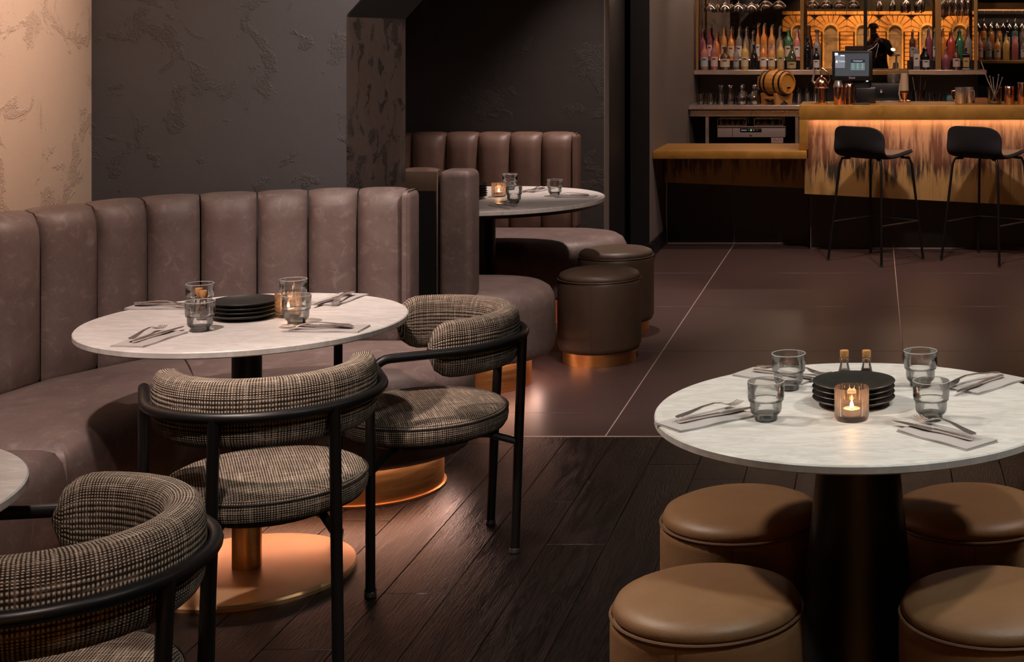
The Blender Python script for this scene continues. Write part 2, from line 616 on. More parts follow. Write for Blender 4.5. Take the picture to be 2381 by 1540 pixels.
def glass(name, centre, edge, gloss=0.06, rough=0.02, ior=1.5, milk=0.0):
    """clear sheet of glass: tinted see-through layer with Fresnel gloss"""
    m = NT(name)
    lw = m.n('LayerWeight', i={'Blend': 0.5})
    fac = m.ramp(lw.outputs['Facing'], [(0.0, g(0)), (0.68, g(0.14)), (0.90, g(0.75)), (1.0, g(1))])
    tr = m.n('BsdfTransparent', i={'Color': m.mix(fac, centre, edge)})
    gl = m.n('BsdfGlossy', i={'Color': g(1), 'Roughness': rough})
    fr = m.n('Fresnel', i={'IOR': ior})
    mx = m.n('MixShader', i={0: m.math('ADD', m.math('MULTIPLY', fr.outputs[0], 0.85), gloss * 0.25), 1: tr.outputs[0], 2: gl.outputs[0]})
    if milk:
        tl = m.n('BsdfTranslucent', i={'Color': (0.75, 0.55, 0.42, 1)})
        mx = m.n('MixShader', i={0: milk, 1: mx.outputs[0], 2: tl.outputs[0]})
    m.t.links.new(mx.outputs[0], m.out.inputs[0])
    return m


glass('glass_smoke', (0.978, 0.980, 0.976), (0.40, 0.41, 0.405))
simple('rim_glint', (0.55, 0.53, 0.50), 0.15)  # pale opaque tone paints the bright highlight along the tumbler rims
glass('glass_smoke_base', (0.62, 0.63, 0.625), (0.16, 0.165, 0.165))
glass('glass_amber_tint', (0.93, 0.86, 0.80), (0.40, 0.31, 0.26), milk=0.05)
glass('glass_clear', (0.965, 0.955, 0.95), (0.48, 0.45, 0.43))
glass('glass_cut', (0.90, 0.87, 0.85), (0.45, 0.41, 0.39), 0.25, 0.06)


def emit(name, col, s):
    m = NT(name)
    e = m.n('Emission', i={'Color': col, 'Strength': s})
    m.t.links.new(e.outputs[0], m.out.inputs[0])
    return m


emit('led_warm', (1.0, 0.58, 0.46), 7.5)
emit('led_bar', (1.0, 0.61, 0.37), 10.0)
emit('led_step', (1.0, 0.66, 0.46), 4.0)
emit('led_shelf', (1.0, 0.68, 0.50), 13.0)
emit('lamp_lens', (1.0, 0.8, 0.65), 3.0)
emit('flame', (1.0, 0.62, 0.30), 14.0)


# ------------------------------------------------------------------ ceiling spots and added fill spots, all as fixtures
def ceiling_spot(x, y, tgt, watts, cone, blend, colr, rad, label):
    t = thing('ceiling_downlight', label, 'downlight', (x, y, CEIL), 0, 'recessed ceiling downlights')
    b = MB()
    b.lathe([(0.045, -0.004), (0.062, -0.012), (0.066, -0.008), (0.066, 0.0)], 24, caps=(False, False))
    b.build('trim_ring', 'metal_black', t)
    b = MB()
    b.lathe([(0.045, -0.003), (0.045, -0.0025)], 24)
    b.build('lens', 'lamp_lens', t)
    ld = bpy.data.lights.new('spot_beam', 'SPOT')
    ld.energy = watts
    ld.spot_size = math.radians(cone)
    ld.spot_blend = blend
    ld.color = colr
    ld.shadow_soft_size = rad
    lo = bpy.data.objects.new('spot_beam', ld)
    COL.objects.link(lo)
    lo.parent = t
    lo.location = (0, 0, -0.075)
    d = Vector(tgt) - Vector((x, y, CEIL - 0.075))
    lo.rotation_euler = d.to_track_quat('-Z', 'Y').to_euler()
    return t


for sp in SPOTS:
    ceiling_spot(*sp)
# ================================================================== the setting
WALL_H = CEIL


def slab(name, lo, hi, mat, parent=None):
    o = MB().box(lo, hi).build(name, mat, parent, smooth=False)
    return struct(o) if parent is None else o


floor = slab('floor', (-4.2, -3.4, -0.06), (4.4, 15.2, -0.012), 'subfloor_dark')
slab('grout_bed', (-4.1, 5.792, -0.012), (4.3, 15.0, -0.0014), 'grout_pale', floor)
# oak planks running away from the camera
PW, PL = 0.184, 1.9
plank_mesh = MB().rbox((-PW / 2 + 0.0008, -PL / 2 + 0.0008, -0.012), (PW / 2 - 0.0008, PL / 2 - 0.0008, 0.0), 0.0012, 1).build('plank', 'wood_dark', floor)
first = True
for k in range(-12, 29):
    x = -0.827 + PW / 2 - PW * k
    off = (0.37, 1.22, 0.80, 1.62, 0.1, 1.0, 0.55)[k % 7]
    y0 = 5.78
    ys = [y0 - off] + [y0 - off - PL * j for j in range(1, 6)]
    prev = y0
    for e in ys:
        L = prev - e
        if L > 0.02 and prev > -2.9:
            if first:
                o = plank_mesh
                first = False
            else:
                o = plank_mesh.copy()
                COL.objects.link(o)
            o.location = (x, (prev + e) / 2, 0)
            o.scale = (1, L / PL, 1)
        prev = e
MB().box((-4.0, 5.781, -0.012), (4.2, 5.791, 0.001)).build('threshold_strip', 'grout_pale', floor, False)
TX, TY = 1.195, 1.205
tile_mesh = MB().rbox((-TX / 2 + 0.0026, -TY / 2 + 0.0019, -0.012), (TX / 2 - 0.0026, TY / 2 - 0.0019, 0.0), 0.001, 1).build('floor_tile', 'tile_brown', floor)
first = True
for i in range(-3, 5):
    for j in range(-1, 7):
        y1 = 9.765 + TY * (j - 2)
        y0 = y1 - TY
        y0c = max(y0, 5.792)
        if y1 - y0c < 0.05:
            continue
        if first:
            o = tile_mesh
            first = False
        else:
            o = tile_mesh.copy()
            COL.objects.link(o)
        o.location = (-1.052 + TX / 2 + TX * i, (y1 + y0c) / 2, 0)
        o.scale = (1, (y1 - y0c) / TY, 1)

slab('ceiling', (-4.2, -3.4, WALL_H), (4.4, 15.2, WALL_H + 0.1), 'ceiling_dark')
XL = -2.965
YB = 5.607
wl = slab('wall_left', (XL - 0.2, -3.2, 0), (XL, YB + 0.1, WALL_H), 'plaster_cream')
# pier wall with the springing of an arch on its right
b = MB()
prof = [(-4.0, 0.0), (-2.0, 0.0), (-2.0, 1.645), (-1.7, 1.98), (-1.25, 2.45), (-0.7, 2.85), (-0.35, WALL_H), (-4.0, WALL_H)]
n = len(prof)
b.add([(x, YB, z) for x, z in prof] + [(x, 6.30, z) for x, z in prof],
      [tuple(range(n)), tuple(reversed(range(n, 2 * n)))] + [(i, (i + 1) % n, n + (i + 1) % n, n + i) for i in range(n)])
wb = struct(b.build('wall_pier', 'plaster_grey', None, False))
MB().box((-2.0005, YB + 0.004, 0.0), (-1.994, 6.298, 1.640)).build('return_face', 'plaster_umber', wb, False)
MB().add([(x + 0.006, YB + 0.002, z - 0.006) for x, z in prof[2:7]] + [(x + 0.006, 6.298, z - 0.006) for x, z in prof[2:7]], [(k, k + 1, 6 + k, 5 + k) for k in range(4)]).build('arch_soffit', 'ceiling_dark', wb, False)
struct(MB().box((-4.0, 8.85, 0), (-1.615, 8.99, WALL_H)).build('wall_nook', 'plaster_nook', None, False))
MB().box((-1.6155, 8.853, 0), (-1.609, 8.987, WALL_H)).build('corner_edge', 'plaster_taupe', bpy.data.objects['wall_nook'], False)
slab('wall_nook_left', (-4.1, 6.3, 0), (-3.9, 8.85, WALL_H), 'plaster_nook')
slab('wall_corridor', (-4.0, 11.3, 0), (-1.75, 11.4, WALL_H), 'paint_black')
ws = slab('wall_bar_left', (-1.72, 10.45, 0), (-1.585, 13.4, WALL_H), 'paint_black')
MB().box((-1.586, 10.452, 0), (-1.579, 13.38, WALL_H)).build('plaster_face', 'plaster_taupe', ws, False)
MB().box((-1.60, 10.40, 0), (-1.545, 10.449, 0.10)).build('skirting', 'paint_black', ws, False)
struct(MB().box((-1.578, 10.45, 0), (-1.562, 11.15, 0.11)).build('baseboard_bar', 'paint_black', None, False))
slab('door_1', (-1.80, 9.6, 0), (-1.735, 10.3, 2.2), 'paint_black')
slab('wall_right', (4.2, -3.2, 0), (4.35, 15.0, WALL_H), 'plaster_nook')
slab('wall_back', (-1.72, 13.36, 0), (0.94, 13.46, WALL_H), 'paint_black')
slab('wall_back_right', (0.94, 15.0, 0), (4.3, 15.1, WALL_H), 'paint_black')

# ================================================================== banquettes
CH_PROF = [(0.012, 0.435), (0.0, 0.455), (0.0, 0.55), (0.0, 0.68), (0.0, 0.80), (0.0, 0.90), (0.005, 0.94), (0.020, 0.972), (0.045, 0.992), (0.078, 1.0), (0.110, 0.997), (0.128, 0.975), (0.13, 0.90), (0.13, 0.435)]


def channels(path, parent, mat, h_top=1.0):
    """one padded upholstered flute between each pair of path points; seats lie on the left of the walking direction"""
    pts = [Vector(p) for p in path]
    nrm = []
    for i in range(len(pts)):
        a = pts[max(0, i - 1)]
        c = pts[min(len(pts) - 1, i + 1)]
        t = (c - a).normalized()
        nrm.append(Vector((-t.y, t.x)))
    U = 12
    for i in range(len(pts) - 1):
        rows = []
        w_ = (pts[i + 1] - pts[i]).length
        e = 0.0030 / w_
        for d, z in CH_PROF:
            row = []
            for k in range(U + 1):
                u = e + (1 - 2 * e) * k / U
                p = pts[i].lerp(pts[i + 1], u)
                nn = nrm[i].lerp(nrm[i + 1], u).normalized()
                prof_b = 1 - abs(2 * k / U - 1) ** 3.6
                bulge = (-0.020 + 0.034 * prof_b) * (1.0 if d < 0.1 else 0.2)
                zz = z * h_top if z > 0.5 else z
                zb = 0.0
                if z > 0.985:
                    zb = -0.006 + 0.008 * prof_b
                q = p + nn * (bulge - d) if z <= 0.985 else p + nn * (bulge * 0.3 - d)
                row.append((q.x, q.y, zz + zb))
            rows.append(row)
        b = MB()
        b.grid(rows, caps=False)
        nn_ = len(CH_PROF)
        base = len(b.v)
        b.f.append([r * (U + 1) for r in range(nn_)])
        b.f.append([r * (U + 1) + U for r in reversed(range(nn_))])
        b.f.append([k for k in reversed(range(U + 1))] + [(nn_ - 1) * (U + 1) + k for k in range(U + 1)])
        b.build('back_channel', mat, parent, True, 50)


SEAT_LAY = [(0.055, 0.135), (0.02, 0.142), (0.004, 0.165), (0.0, 0.20), (0.0, 0.36), (0.006, 0.395), (0.024, 0.427), (0.055, 0.446), (0.10, 0.454), (0.14, 0.456)]

# ---- front banquette: straight on the right, bending towards the camera on the left
bq = thing('banquette', 'long mauve leather banquette with channelled back, curving along the grey and cream walls', 'banquette')
path1 = [(-1.745, 5.475), (-1.912, 5.462), (-2.069, 5.409), (-2.227, 5.343), (-2.396, 5.271), (-2.530, 5.174), (-2.617, 5.015), (-2.706, 4.83), (-2.745, 4.636), (-2.758, 4.44)]
yy = 4.44
while yy > 1.7:
    yy -= 0.19
    path1.append((-2.76, yy))
channels(path1, bq, 'leather_mauve')
MB().rbox((-1.752, 5.462, 0.435), (-1.716, 5.602, 0.992), 0.026, 4).build('end_panel', 'leather_mauve', bq)
out1 = [(-2.21, 4.052), (-2.21, 4.25), (-2.209, 4.40), (-2.20, 4.50), (-2.175, 4.59), (-2.13, 4.665), (-2.06, 4.73), (-1.96, 4.78), (-1.85, 4.798)] + arc(-1.75, 5.15, 0.35, -90, 90, 22) + [(-1.9, 5.5), (-2.07, 5.45), (-2.25, 5.38), (-2.42, 5.31), (-2.56, 5.20), (-2.66, 5.03), (-2.75, 4.85), (-2.79, 4.6), (-2.79, 4.3), (-2.79, 4.052)]
MB().layers(out1, SEAT_LAY).build('seat', 'leather_mauve', bq, True, 50)
out1b = [(-2.79, 1.7), (-2.21, 1.7)] + [(-2.21, 1.7 + 0.2 * k) for k in range(1, 12)] + [(-2.21, 4.048), (-2.79, 4.048)]
MB().layers(out1b, [(0.02, 0.135), (0.004, 0.15), (0.0, 0.20), (0.0, 0.36), (0.006, 0.40), (0.02, 0.432), (0.045, 0.447), (0.09, 0.455)]).build('seat', 'leather_mauve', bq, True, 50)
MB().tube([(-2.46, 5.24, 0.455), (-2.3, 4.97, 0.4565), (-2.16, 4.72, 0.4515), (-2.138, 4.685, 0.438)], 0.0028, 6).build('mitre_seam', 'seam_dark', bq)
full1 = [(-2.79, 1.7), (-2.21, 1.7)] + out1[1:-1] + [(-2.79, 4.0)]
MB().layers(full1, [(0.105, 0.0), (0.105, 0.134)], True, True).build('plinth', 'brass', bq, True)
MB().layers(full1, [(0.113, 0.0), (0.098, 0.0), (0.096, 0.008), (0.105, 0.010)], False, False).build('plinth_lip', 'brass', bq, True)


def led_ring(outline, d0, d1, z, parent, mat, lo=None, hi=None):
    nrm = outline_normals(outline)
    n = len(outline)
    vs_ = [(x - nx * d0, y - ny * d0, z) for (x, y), (nx, ny) in zip(outline, nrm)] + [(x - nx * d1, y - ny * d1, z) for (x, y), (nx, ny) in zip(outline, nrm)]
    idx = list(range(lo or 0, (hi if hi is not None else n) + 1))
    m = len(idx)
    vs_ = [vs_[j % n] for j in idx] + [vs_[n + j % n] for j in idx]
    b_ = MB().add(vs_, [(j, j + 1, m + j + 1, m + j) for j in range(m - 1)])
    return b_.build('light_strip', mat, parent, False)


led_ring(full1, 0.060, 0.090, 0.1335, bq, 'led_warm', 6, 28)
MB().prism([(-2.0, 5.607), (-1.745, 5.607), (-1.735, 5.60), (-1.735, 5.58), (-2.0, 5.59)], 0.0, 0.97).build('back_board', 'paint_black', bq, False)

# ---- rear booth: C-shaped, open to the aisle
bq2 = thing('banquette', 'C-shaped mauve leather booth banquette in the dark nook behind the pier', 'banquette')
path2 = [(-1.765, 8.66), (-1.952, 8.66), (-2.139, 8.66), (-2.326, 8.66), (-2.513, 8.66)]
path2 += arc(-2.513, 7.55, 1.11, 90, 270, 18)[1:]
path2 += [(-2.35, 6.44), (-2.187, 6.44), (-2.024, 6.44), (-1.861, 6.44)]
channels(path2, bq2, 'leather_brown')
MB().rbox((-1.772, 8.652, 0.435), (-1.736, 8.79, 0.992), 0.026, 4).build('end_panel', 'leather_brown', bq2)
MB().rbox((-1.860, 6.306, 0.435), (-1.716, 6.458, 0.992), 0.03, 4).build('end_panel', 'leather_mauve', bq2)
MB().rbox((-2.6, 6.303, 0.905), (-1.862, 6.3115, 0.990), 0.003, 2).build('top_band', 'leather_umber', bq2)
MB().box((-2.6, 6.3035, 0.0), (-1.862, 6.311, 0.905)).build('back_board', 'paint_black', bq2, False)
MB().rbox((-1.866, 6.300, 0.44), (-1.858, 6.309, 0.985), 0.003, 1).build('welt', 'leather_umber', bq2)
out2 = arc(-2.5, 7.505, 1.175, 90, 270, 30) + arc(-1.77, 6.66, 0.33, -90, 90, 20) + arc(-2.5, 7.475, 0.485, 270, 90, 22) + arc(-1.75, 8.32, 0.36, -90, 90, 20)
MB().layers(out2, SEAT_LAY).build('seat', 'leather_mauve', bq2, True, 50)
MB().layers(out2, [(0.105, 0.0), (0.105, 0.134)]).build('plinth', 'brass', bq2)
led_ring(out2, 0.060, 0.090, 0.1335, bq2, 'led_warm', 33, 56)


# ================================================================== tables
def table_top(t, R, ht, thick=0.019, mat='marble'):
    b = MB()
    b.lathe([(R - 0.003, ht - thick), (R, ht - thick + 0.003), (R, ht - 0.003), (R - 0.003, ht)], 96)
    return b.build('table_top', mat, t, True, 30)


TH = 0.74
T1 = (-0.035, 3.30)
T2 = (-1.83, 4.318)
T3 = (-2.0, 2.595)
T4 = (-1.98, 7.54)
t1 = thing('marble_table', 'round white marble table on a black cone pedestal, ringed by four poufs', 'table', (*T1, 0))
table_top(t1, 0.45, TH)
MB().lathe([(0.165, 0.0), (0.165, 0.006), (0.150, 0.03), (0.118, 0.36), (0.083, TH - 0.03), (0.16, TH - 0.026), (0.16, TH - 0.019)], 64).build('pedestal', 'metal_black', t1)


def disc_table(loc, label, R=0.45):
    t = thing('marble_table', label, 'table', (*loc, 0))
    table_top(t, R, TH)
    MB().lathe([(0.305, 0.0), (0.305, 0.010), (0.300, 0.016), (0.29, 0.018), (0.05, 0.020), (0.0, 0.020)], 96, caps=(True, False)).build('base_disc', 'brass_disc', t, True, 30)
    MB().lathe([(0.041, 0.020), (0.041, 0.36)], 40).build('column', 'brass', t)
    MB().lathe([(0.0415, 0.36), (0.0415, TH - 0.026), (0.14, TH - 0.024), (0.14, TH - 0.019)], 40, caps=(True, True)).build('upper_column', 'metal_black', t)
    return t


disc_table(T2, 'round pale marble table with a brass disc foot, set before the curved banquette')
disc_table(T3, 'round pale marble table cut off by the left edge of the view')
t4 = thing('marble_table', 'large round marble table inside the rear booth', 'table', (*T4, 0))
table_top(t4, 0.60, TH, 0.022)
MB().lathe([(0.50, TH - 0.045), (0.57, TH - 0.040), (0.585, TH - 0.0225), (0.3, TH - 0.0222)], 72).build('under_ring', 'metal_black', t4)
MB().lathe([(0.28, 0.0), (0.28, 0.012), (0.075, 0.02), (0.07, 0.05), (0.07, TH - 0.045)], 48, M=Matrix.Translation((-0.02, 0, 0))).build('pedestal', 'metal_black', t4)


# ================================================================== tweed armchairs
def make_chair(label, loc, d):
    """local frame: +Y is the way the sitter faces"""
    rz = math.atan2(d[1], d[0]) - PI / 2
    t = thing('tweed_armchair', label, 'armchair', (*loc, 0), rz, 'tweed armchairs with black tube frames')
    # seat cushion
    prof = [(0.0, 0.374, 0), (0.20, 0.374, 0), (0.238, 0.378, 1), (0.247, 0.392, 1), (0.250, 0.410, 1), (0.248, 0.428, 1), (0.240, 0.440, 1), (0.222, 0.449, 0), (0.17, 0.455, 0), (0.09, 0.459, 0), (0.0, 0.460, 0)]
    seg = 56
    b = MB()
    rings = []
    for r, z, s in prof:
        ring = []
        for j in range(seg):
            a = 2 * PI * j / seg
            ring.append((r * math.cos(a), r * math.sin(a) * 1.0 + 0.015, z))
        rings.append(ring)
    vs_ = [p for row in rings for p in row]
    fs, uvs = [], []
    for i in range(len(prof) - 1):
        side = prof[i][2] and prof[i + 1][2]
        for j in range(seg):
            j2 = (j + 1) % seg
            fs.append((i * seg + j, i * seg + j2, (i + 1) * seg + j2, (i + 1) * seg + j))
            if side:
                a0, a1 = 2 * PI * j / seg * 0.25, 2 * PI * (j + 1) / seg * 0.25
                uvs.append([(a0, prof[i][1]), (a1, prof[i][1]), (a1, prof[i + 1][1]), (a0, prof[i + 1][1])])
            else:
                uvs.append([(vs_[k][0], vs_[k][1]) for k in fs[-1]])
    b.add(vs_, fs, None, uvs)
    st = b.build('seat', 'tweed', t, True, 60)
    MB().tube([(0.2485 * math.cos(a), 0.2485 * math.sin(a) + 0.015, 0.431) for a in [2 * PI * k / 56 for k in range(56)]], 0.0022, 6, True).build('seat_seam', 'seam_dark', st)
    MB().lathe([(0.0, 0.352), (0.17, 0.352), (0.175, 0.358), (0.175, 0.374)], 40, M=Matrix.Translation((0, 0.015, 0))).build('seat_pan', 'metal_black', t)
    # back cushion: padded band wrapped inside the rail
    b = MB()
    na, ns = 40, 20
    R0 = 0.232
    rows = []
    half_h, half_t = 0.083, 0.038
    A0, A1 = math.radians(180 - 14), math.radians(360 + 14)
    L = R0 * (A1 - A0)
    for i in range(na + 1):
        s = i / na
        a = A0 + (A1 - A0) * s
        e = min(s, 1 - s) * L
        k = 1.0 if e > 0.075 else max(0.06, math.sqrt(max(0.0, 1 - ((0.075 - e) / 0.075) ** 2)))
        kt = 1.0 if e > 0.035 else max(0.10, math.sqrt(max(0.0, 1 - ((0.035 - e) / 0.035) ** 2)))
        row = []
        for j in range(ns):
            q = 2 * PI * j / ns
            cx_, cz_ = math.cos(q), math.sin(q)
            sx = math.copysign(abs(cx_) ** 0.62, cx_)
            sz = math.copysign(abs(cz_) ** 0.62, cz_)
            rr = R0 + half_t * kt * sx
            row.append((rr * math.cos(a), rr * math.sin(a), 0.655 + half_h * k * sz + 0.010 * math.sin((s) * PI) * 0))
        rows.append(row)
    per = 2 * (2 * half_h + 2 * half_t) * 0.86
    b.grid(rows, False, True, None, lambda i, j: (L * i / na, per * j / ns), True)
    b.build('backrest', 'tweed', t, True, 70)
    # rail: arc round the back, arms running forward and turning down into the front legs
    Rr = 0.284
    rl = 0.655
    path = []
    yf = 0.222
    bend = 0.055
    for s in (-1, 1):
        seq = [(s * Rr, yf, 0.012), (s * Rr, yf, 0.3), (s * Rr, yf, rl - bend)]
        for k in range(1, 6):
            a = PI / 2 * k / 6
            seq.append((s * Rr, yf - bend + bend * math.cos(a), rl - bend + bend * math.sin(a)))
        seq += [(s * Rr, yf - bend, rl), (s * Rr, 0.08, rl), (s * Rr, 0.0, rl)]
        if s == -1:
            path = seq
            for k in range(1, 24):
                a = PI + PI * k / 24
                path.append((Rr * math.cos(a), Rr * math.sin(a), rl))
        else:
            tail = list(reversed(seq))
    rail = path[3:] + tail[:-3]
    MB().tube(rail, 0.0135, 12).build('arm_rail', 'metal_black', t)
    for s in (-1, 1):
        lg = MB().tube([(s * Rr, yf, 0.008), (s * Rr, yf, rl - bend - 0.0)], 0.0135, 12).build('leg', 'metal_black', t)
        MB().lathe([(0.012, 0.0), (0.0165, 0.002), (0.0165, 0.012), (0.0138, 0.016)], 14, M=Matrix.Translation((s * Rr, yf, 0))).build('foot_glide', 'rubber_grey', lg)
        top = (s * 0.136, -math.sqrt(Rr ** 2 - 0.136 ** 2), rl)
        bot = (s * 0.148, -0.222, 0.008)
        lg = MB().tube([bot, tuple(bot[i] + (top[i] - bot[i]) * 0.5 for i in range(3)), top], 0.0145, 12).build('leg', 'metal_black', t)
        MB().lathe([(0.012, 0.0), (0.0165, 0.002), (0.0165, 0.012), (0.0138, 0.016)], 14, M=Matrix.Translation((bot[0], bot[1], 0))).build('foot_glide', 'rubber_grey', lg)
        MB().tube([(s * 0.141, -0.230, 0.335), (s * 0.12, -0.15, 0.362), (s * 0.08, -0.05, 0.366)], 0.011, 8).build('seat_bracket', 'metal_black', t)
        MB().tube([(s * Rr, yf, 0.34), (s * 0.22, 0.17, 0.360), (s * 0.12, 0.10, 0.366)], 0.011, 8).build('seat_bracket', 'metal_black', t)
    return t


make_chair('tweed armchair seen from behind, tucked under the marble table with the brass foot', (-1.562, 3.808), (-0.446, 0.895))
make_chair('tweed armchair beside the aisle, facing the pale marble table from the right', (-1.356, 4.514), (-0.878, -0.477))
make_chair('tweed armchair in the near left corner, cropped by the bottom of the view', (-1.458, 2.58), (-0.985, -0.17))


# ================================================================== poufs
def pouf(label, loc, mat, pip, R=0.195, H=0.445, ring=True, seam_a=-1.6):
    t = thing('pouf', label, 'pouf', (*loc, 0), 0, 'round leather poufs')
    z0 = 0.055
    MB().lathe([(R - 0.03, z0), (R - 0.010, z0 + 0.006), (R, z0 + 0.03), (R, H - 0.06), (R - 0.002, H - 0.045), (R - 0.008, H - 0.036)], 56).build('body', mat, t, True, 60)
    MB().lathe([(R - 0.010, H - 0.038), (R - 0.004, H - 0.028), (R - 0.012, H - 0.012), (R - 0.035, H - 0.002), (R * 0.55, H + 0.006), (R * 0.25, H + 0.009), (0.0, H + 0.010)], 56, caps=(True, False)).build('cushion', mat, t, True, 60)
    MB().tube([((R - 0.0015) * math.cos(2 * PI * k / 56), (R - 0.0015) * math.sin(2 * PI * k / 56), H - 0.036) for k in range(56)], 0.0035, 6, True).build('piping', pip, t)
    ca, sa = math.cos(seam_a), math.sin(seam_a)
    MB().tube([((R + 0.0005) * ca, (R + 0.0005) * sa, z0 + 0.02), ((R + 0.0005) * ca, (R + 0.0005) * sa, H - 0.045)], 0.0016, 5).build('side_seam', pip, t)
    MB().lathe([(R - 0.025, 0.0), (R - 0.025, z0 + 0.004)], 56).build('base_ring', 'brass', t)
    return t


pouf('tan leather pouf nearest the camera, left of the black cone pedestal', (-0.338, 3.0), 'leather_tan', 'piping_tan', seam_a=-1.75)
pouf('tan leather pouf behind the front left one, under the edge of the marble table', (-0.318, 3.56), 'leather_tan', 'piping_tan')
pouf('tan leather pouf far right, beyond the cone pedestal and beneath the marble table', (0.235, 3.57), 'leather_tan', 'piping_tan')
pouf('tan leather pouf in the lower right corner, cropped by the view', (0.245, 2.985), 'leather_tan', 'piping_tan', seam_a=-0.4)
pouf('dark brown leather pouf with brass base, in front at the rear booth', (-1.328, 7.16), 'leather_umber', 'leather_umber', 0.2, 0.435)
pouf('dark brown leather pouf half hidden behind the nearer one at the rear booth', (-1.374, 7.885), 'leather_umber', 'leather_umber', 0.2, 0.435)
# ================================================================== tableware
def tumbler_mesh():
    out = [(0.0235, 0.0), (0.0250, 0.0015), (0.0252, 0.010), (0.0275, 0.0125), (0.0330, 0.018), (0.0345, 0.026), (0.0348, 0.043), (0.0385, 0.0455), (0.0395, 0.052), (0.0398, 0.066), (0.0400, 0.083), (0.0393, 0.0840), (0.0385, 0.083)]
    inn = [(0.0382, 0.066), (0.0378, 0.050), (0.0365, 0.046), (0.0332, 0.042), (0.0328, 0.026), (0.030, 0.020), (0.020, 0.0165), (0.0, 0.016)]

    def fl(i, j):
        return 1.0 - (0.010 if (j % 2 and i in (4, 5, 6, 9)) else 0.0)
    return MB().lathe(out + inn, 48, caps=(True, False), flute=fl)


_tm = {}


def tumbler(label, x, y, z=TH, group='smoked glass tumblers', rot=0.0):
    t = thing('tumbler', label, 'glass', (x, y, z), rot, group)
    if 'a' not in _tm:
        a = tumbler_mesh().build('bowl', 'glass_smoke', t, True, 50)
        b = MB().lathe([(0.0, 0.0022), (0.0240, 0.0022), (0.0243, 0.0105), (0.029, 0.0150), (0.020, 0.0158), (0.0, 0.0155)], 36, caps=(False, False)).build('thick_base', 'glass_smoke_base', t)
        c = MB().tube([(0.0372 * math.cos(2 * PI * k / 40), 0.0372 * math.sin(2 * PI * k / 40), 0.0440) for k in range(40)], 0.0011, 6, True).build('step_rim', 'glass_smoke_base', t)
        e_ = MB().tube([(0.0393 * math.cos(2 * PI * k / 48), 0.0393 * math.sin(2 * PI * k / 48), 0.0837) for k in range(48)], 0.0010, 6, True).build('lip_glint', 'rim_glint', t)
        _tm['a'] = (a, b, c, e_)
    else:
        for o in _tm['a']:
            q = o.copy()
            COL.objects.link(q)
            q.parent = t
    return t


_pl = {}


def plate(label, x, y, z, group):
    if 'm' not in _pl:
        o = MB().lathe([(0.0, 0.0), (0.056, 0.0), (0.060, 0.002), (0.075, 0.006), (0.089, 0.0125), (0.0935, 0.0165), (0.0925, 0.0175), (0.086, 0.0140), (0.070, 0.0085), (0.055, 0.0062), (0.0, 0.0058)], 64, caps=(False, False)).build('side_plate', 'plate_black', None, True, 35)
        _pl['m'] = o
    else:
        o = _pl['m'].copy()
        COL.objects.link(o)
    o.location = (x, y, z)
    o.rotation_euler = (0, 0, random.random() * 6)
    tag(o, label, 'plate', group)
    return o


ORD = ['lowest', 'second lowest', 'third', 'fourth', 'fifth', 'sixth']


def plate_stack(x, y, n, where, group):
    for k in range(n):
        o_ = 'topmost' if k == n - 1 else ORD[k]
        plate('%s black stoneware plate of the stack on %s' % (o_, where), x + random.uniform(-0.0012, 0.0012), y + random.uniform(-0.0012, 0.0012), TH + 0.0005 + 0.0118 * k, group)


_cd = {}


def candle(label, x, y, light=0.35):
    t = thing('candle_holder', label, 'candle', (x, y, TH), 0, 'tealights in ribbed glass')
    if 'a' not in _cd:
        prof = [(0.0335, 0.0), (0.0355, 0.003), (0.0365, 0.010), (0.0368, 0.040), (0.0370, 0.068), (0.0362, 0.0705), (0.0350, 0.069), (0.0345, 0.040), (0.0335, 0.012), (0.0, 0.009)]
        gl = MB().lathe(prof, 96, caps=(True, False), flute=lambda i, j: 1.0 + (0.020 * math.cos(2 * PI * j / 4) if 1 < i < 6 else 0)).build('ribbed_glass', 'glass_amber_tint', t, True, 80)
        cup = MB().lathe([(0.0185, 0.0095), (0.0190, 0.011), (0.0190, 0.024), (0.0183, 0.024), (0.0183, 0.0205)], 32, caps=(True, False)).build('tealight_cup', 'steel', t)
        wx = MB().lathe([(0.0182, 0.012), (0.0182, 0.0215), (0.010, 0.0208), (0.0, 0.0206)], 32, caps=(True, False)).build('wax', 'wax', cup)
        wk = MB().tube([(0, 0, 0.0205), (0.0003, 0, 0.024), (0.0012, 0, 0.027)], 0.0007, 6).build('wick', 'seam_dark', cup)
        fm = MB().lathe([(0.0006, 0.0245), (0.0034, 0.027), (0.0042, 0.0300), (0.0034, 0.034), (0.0018, 0.038), (0.0, 0.042)], 14, caps=(True, False)).build('flame', 'flame', t)
        _cd['a'] = (gl, cup, fm)
    else:
        for o in _cd['a']:
            q = o.copy()
            COL.objects.link(q)
            q.parent = t
            for gch in o.children:
                r = gch.copy()
                COL.objects.link(r)
                r.parent = q
    ld = bpy.data.lights.new('candle_glow', 'POINT')
    ld.energy = light
    ld.color = (1.0, 0.55, 0.25)
    ld.shadow_soft_size = 0.012
    lo = bpy.data.objects.new('candle_glow', ld)
    COL.objects.link(lo)
    lo.parent = t
    lo.location = (0, 0, 0.055)
    return t


_cr = {}


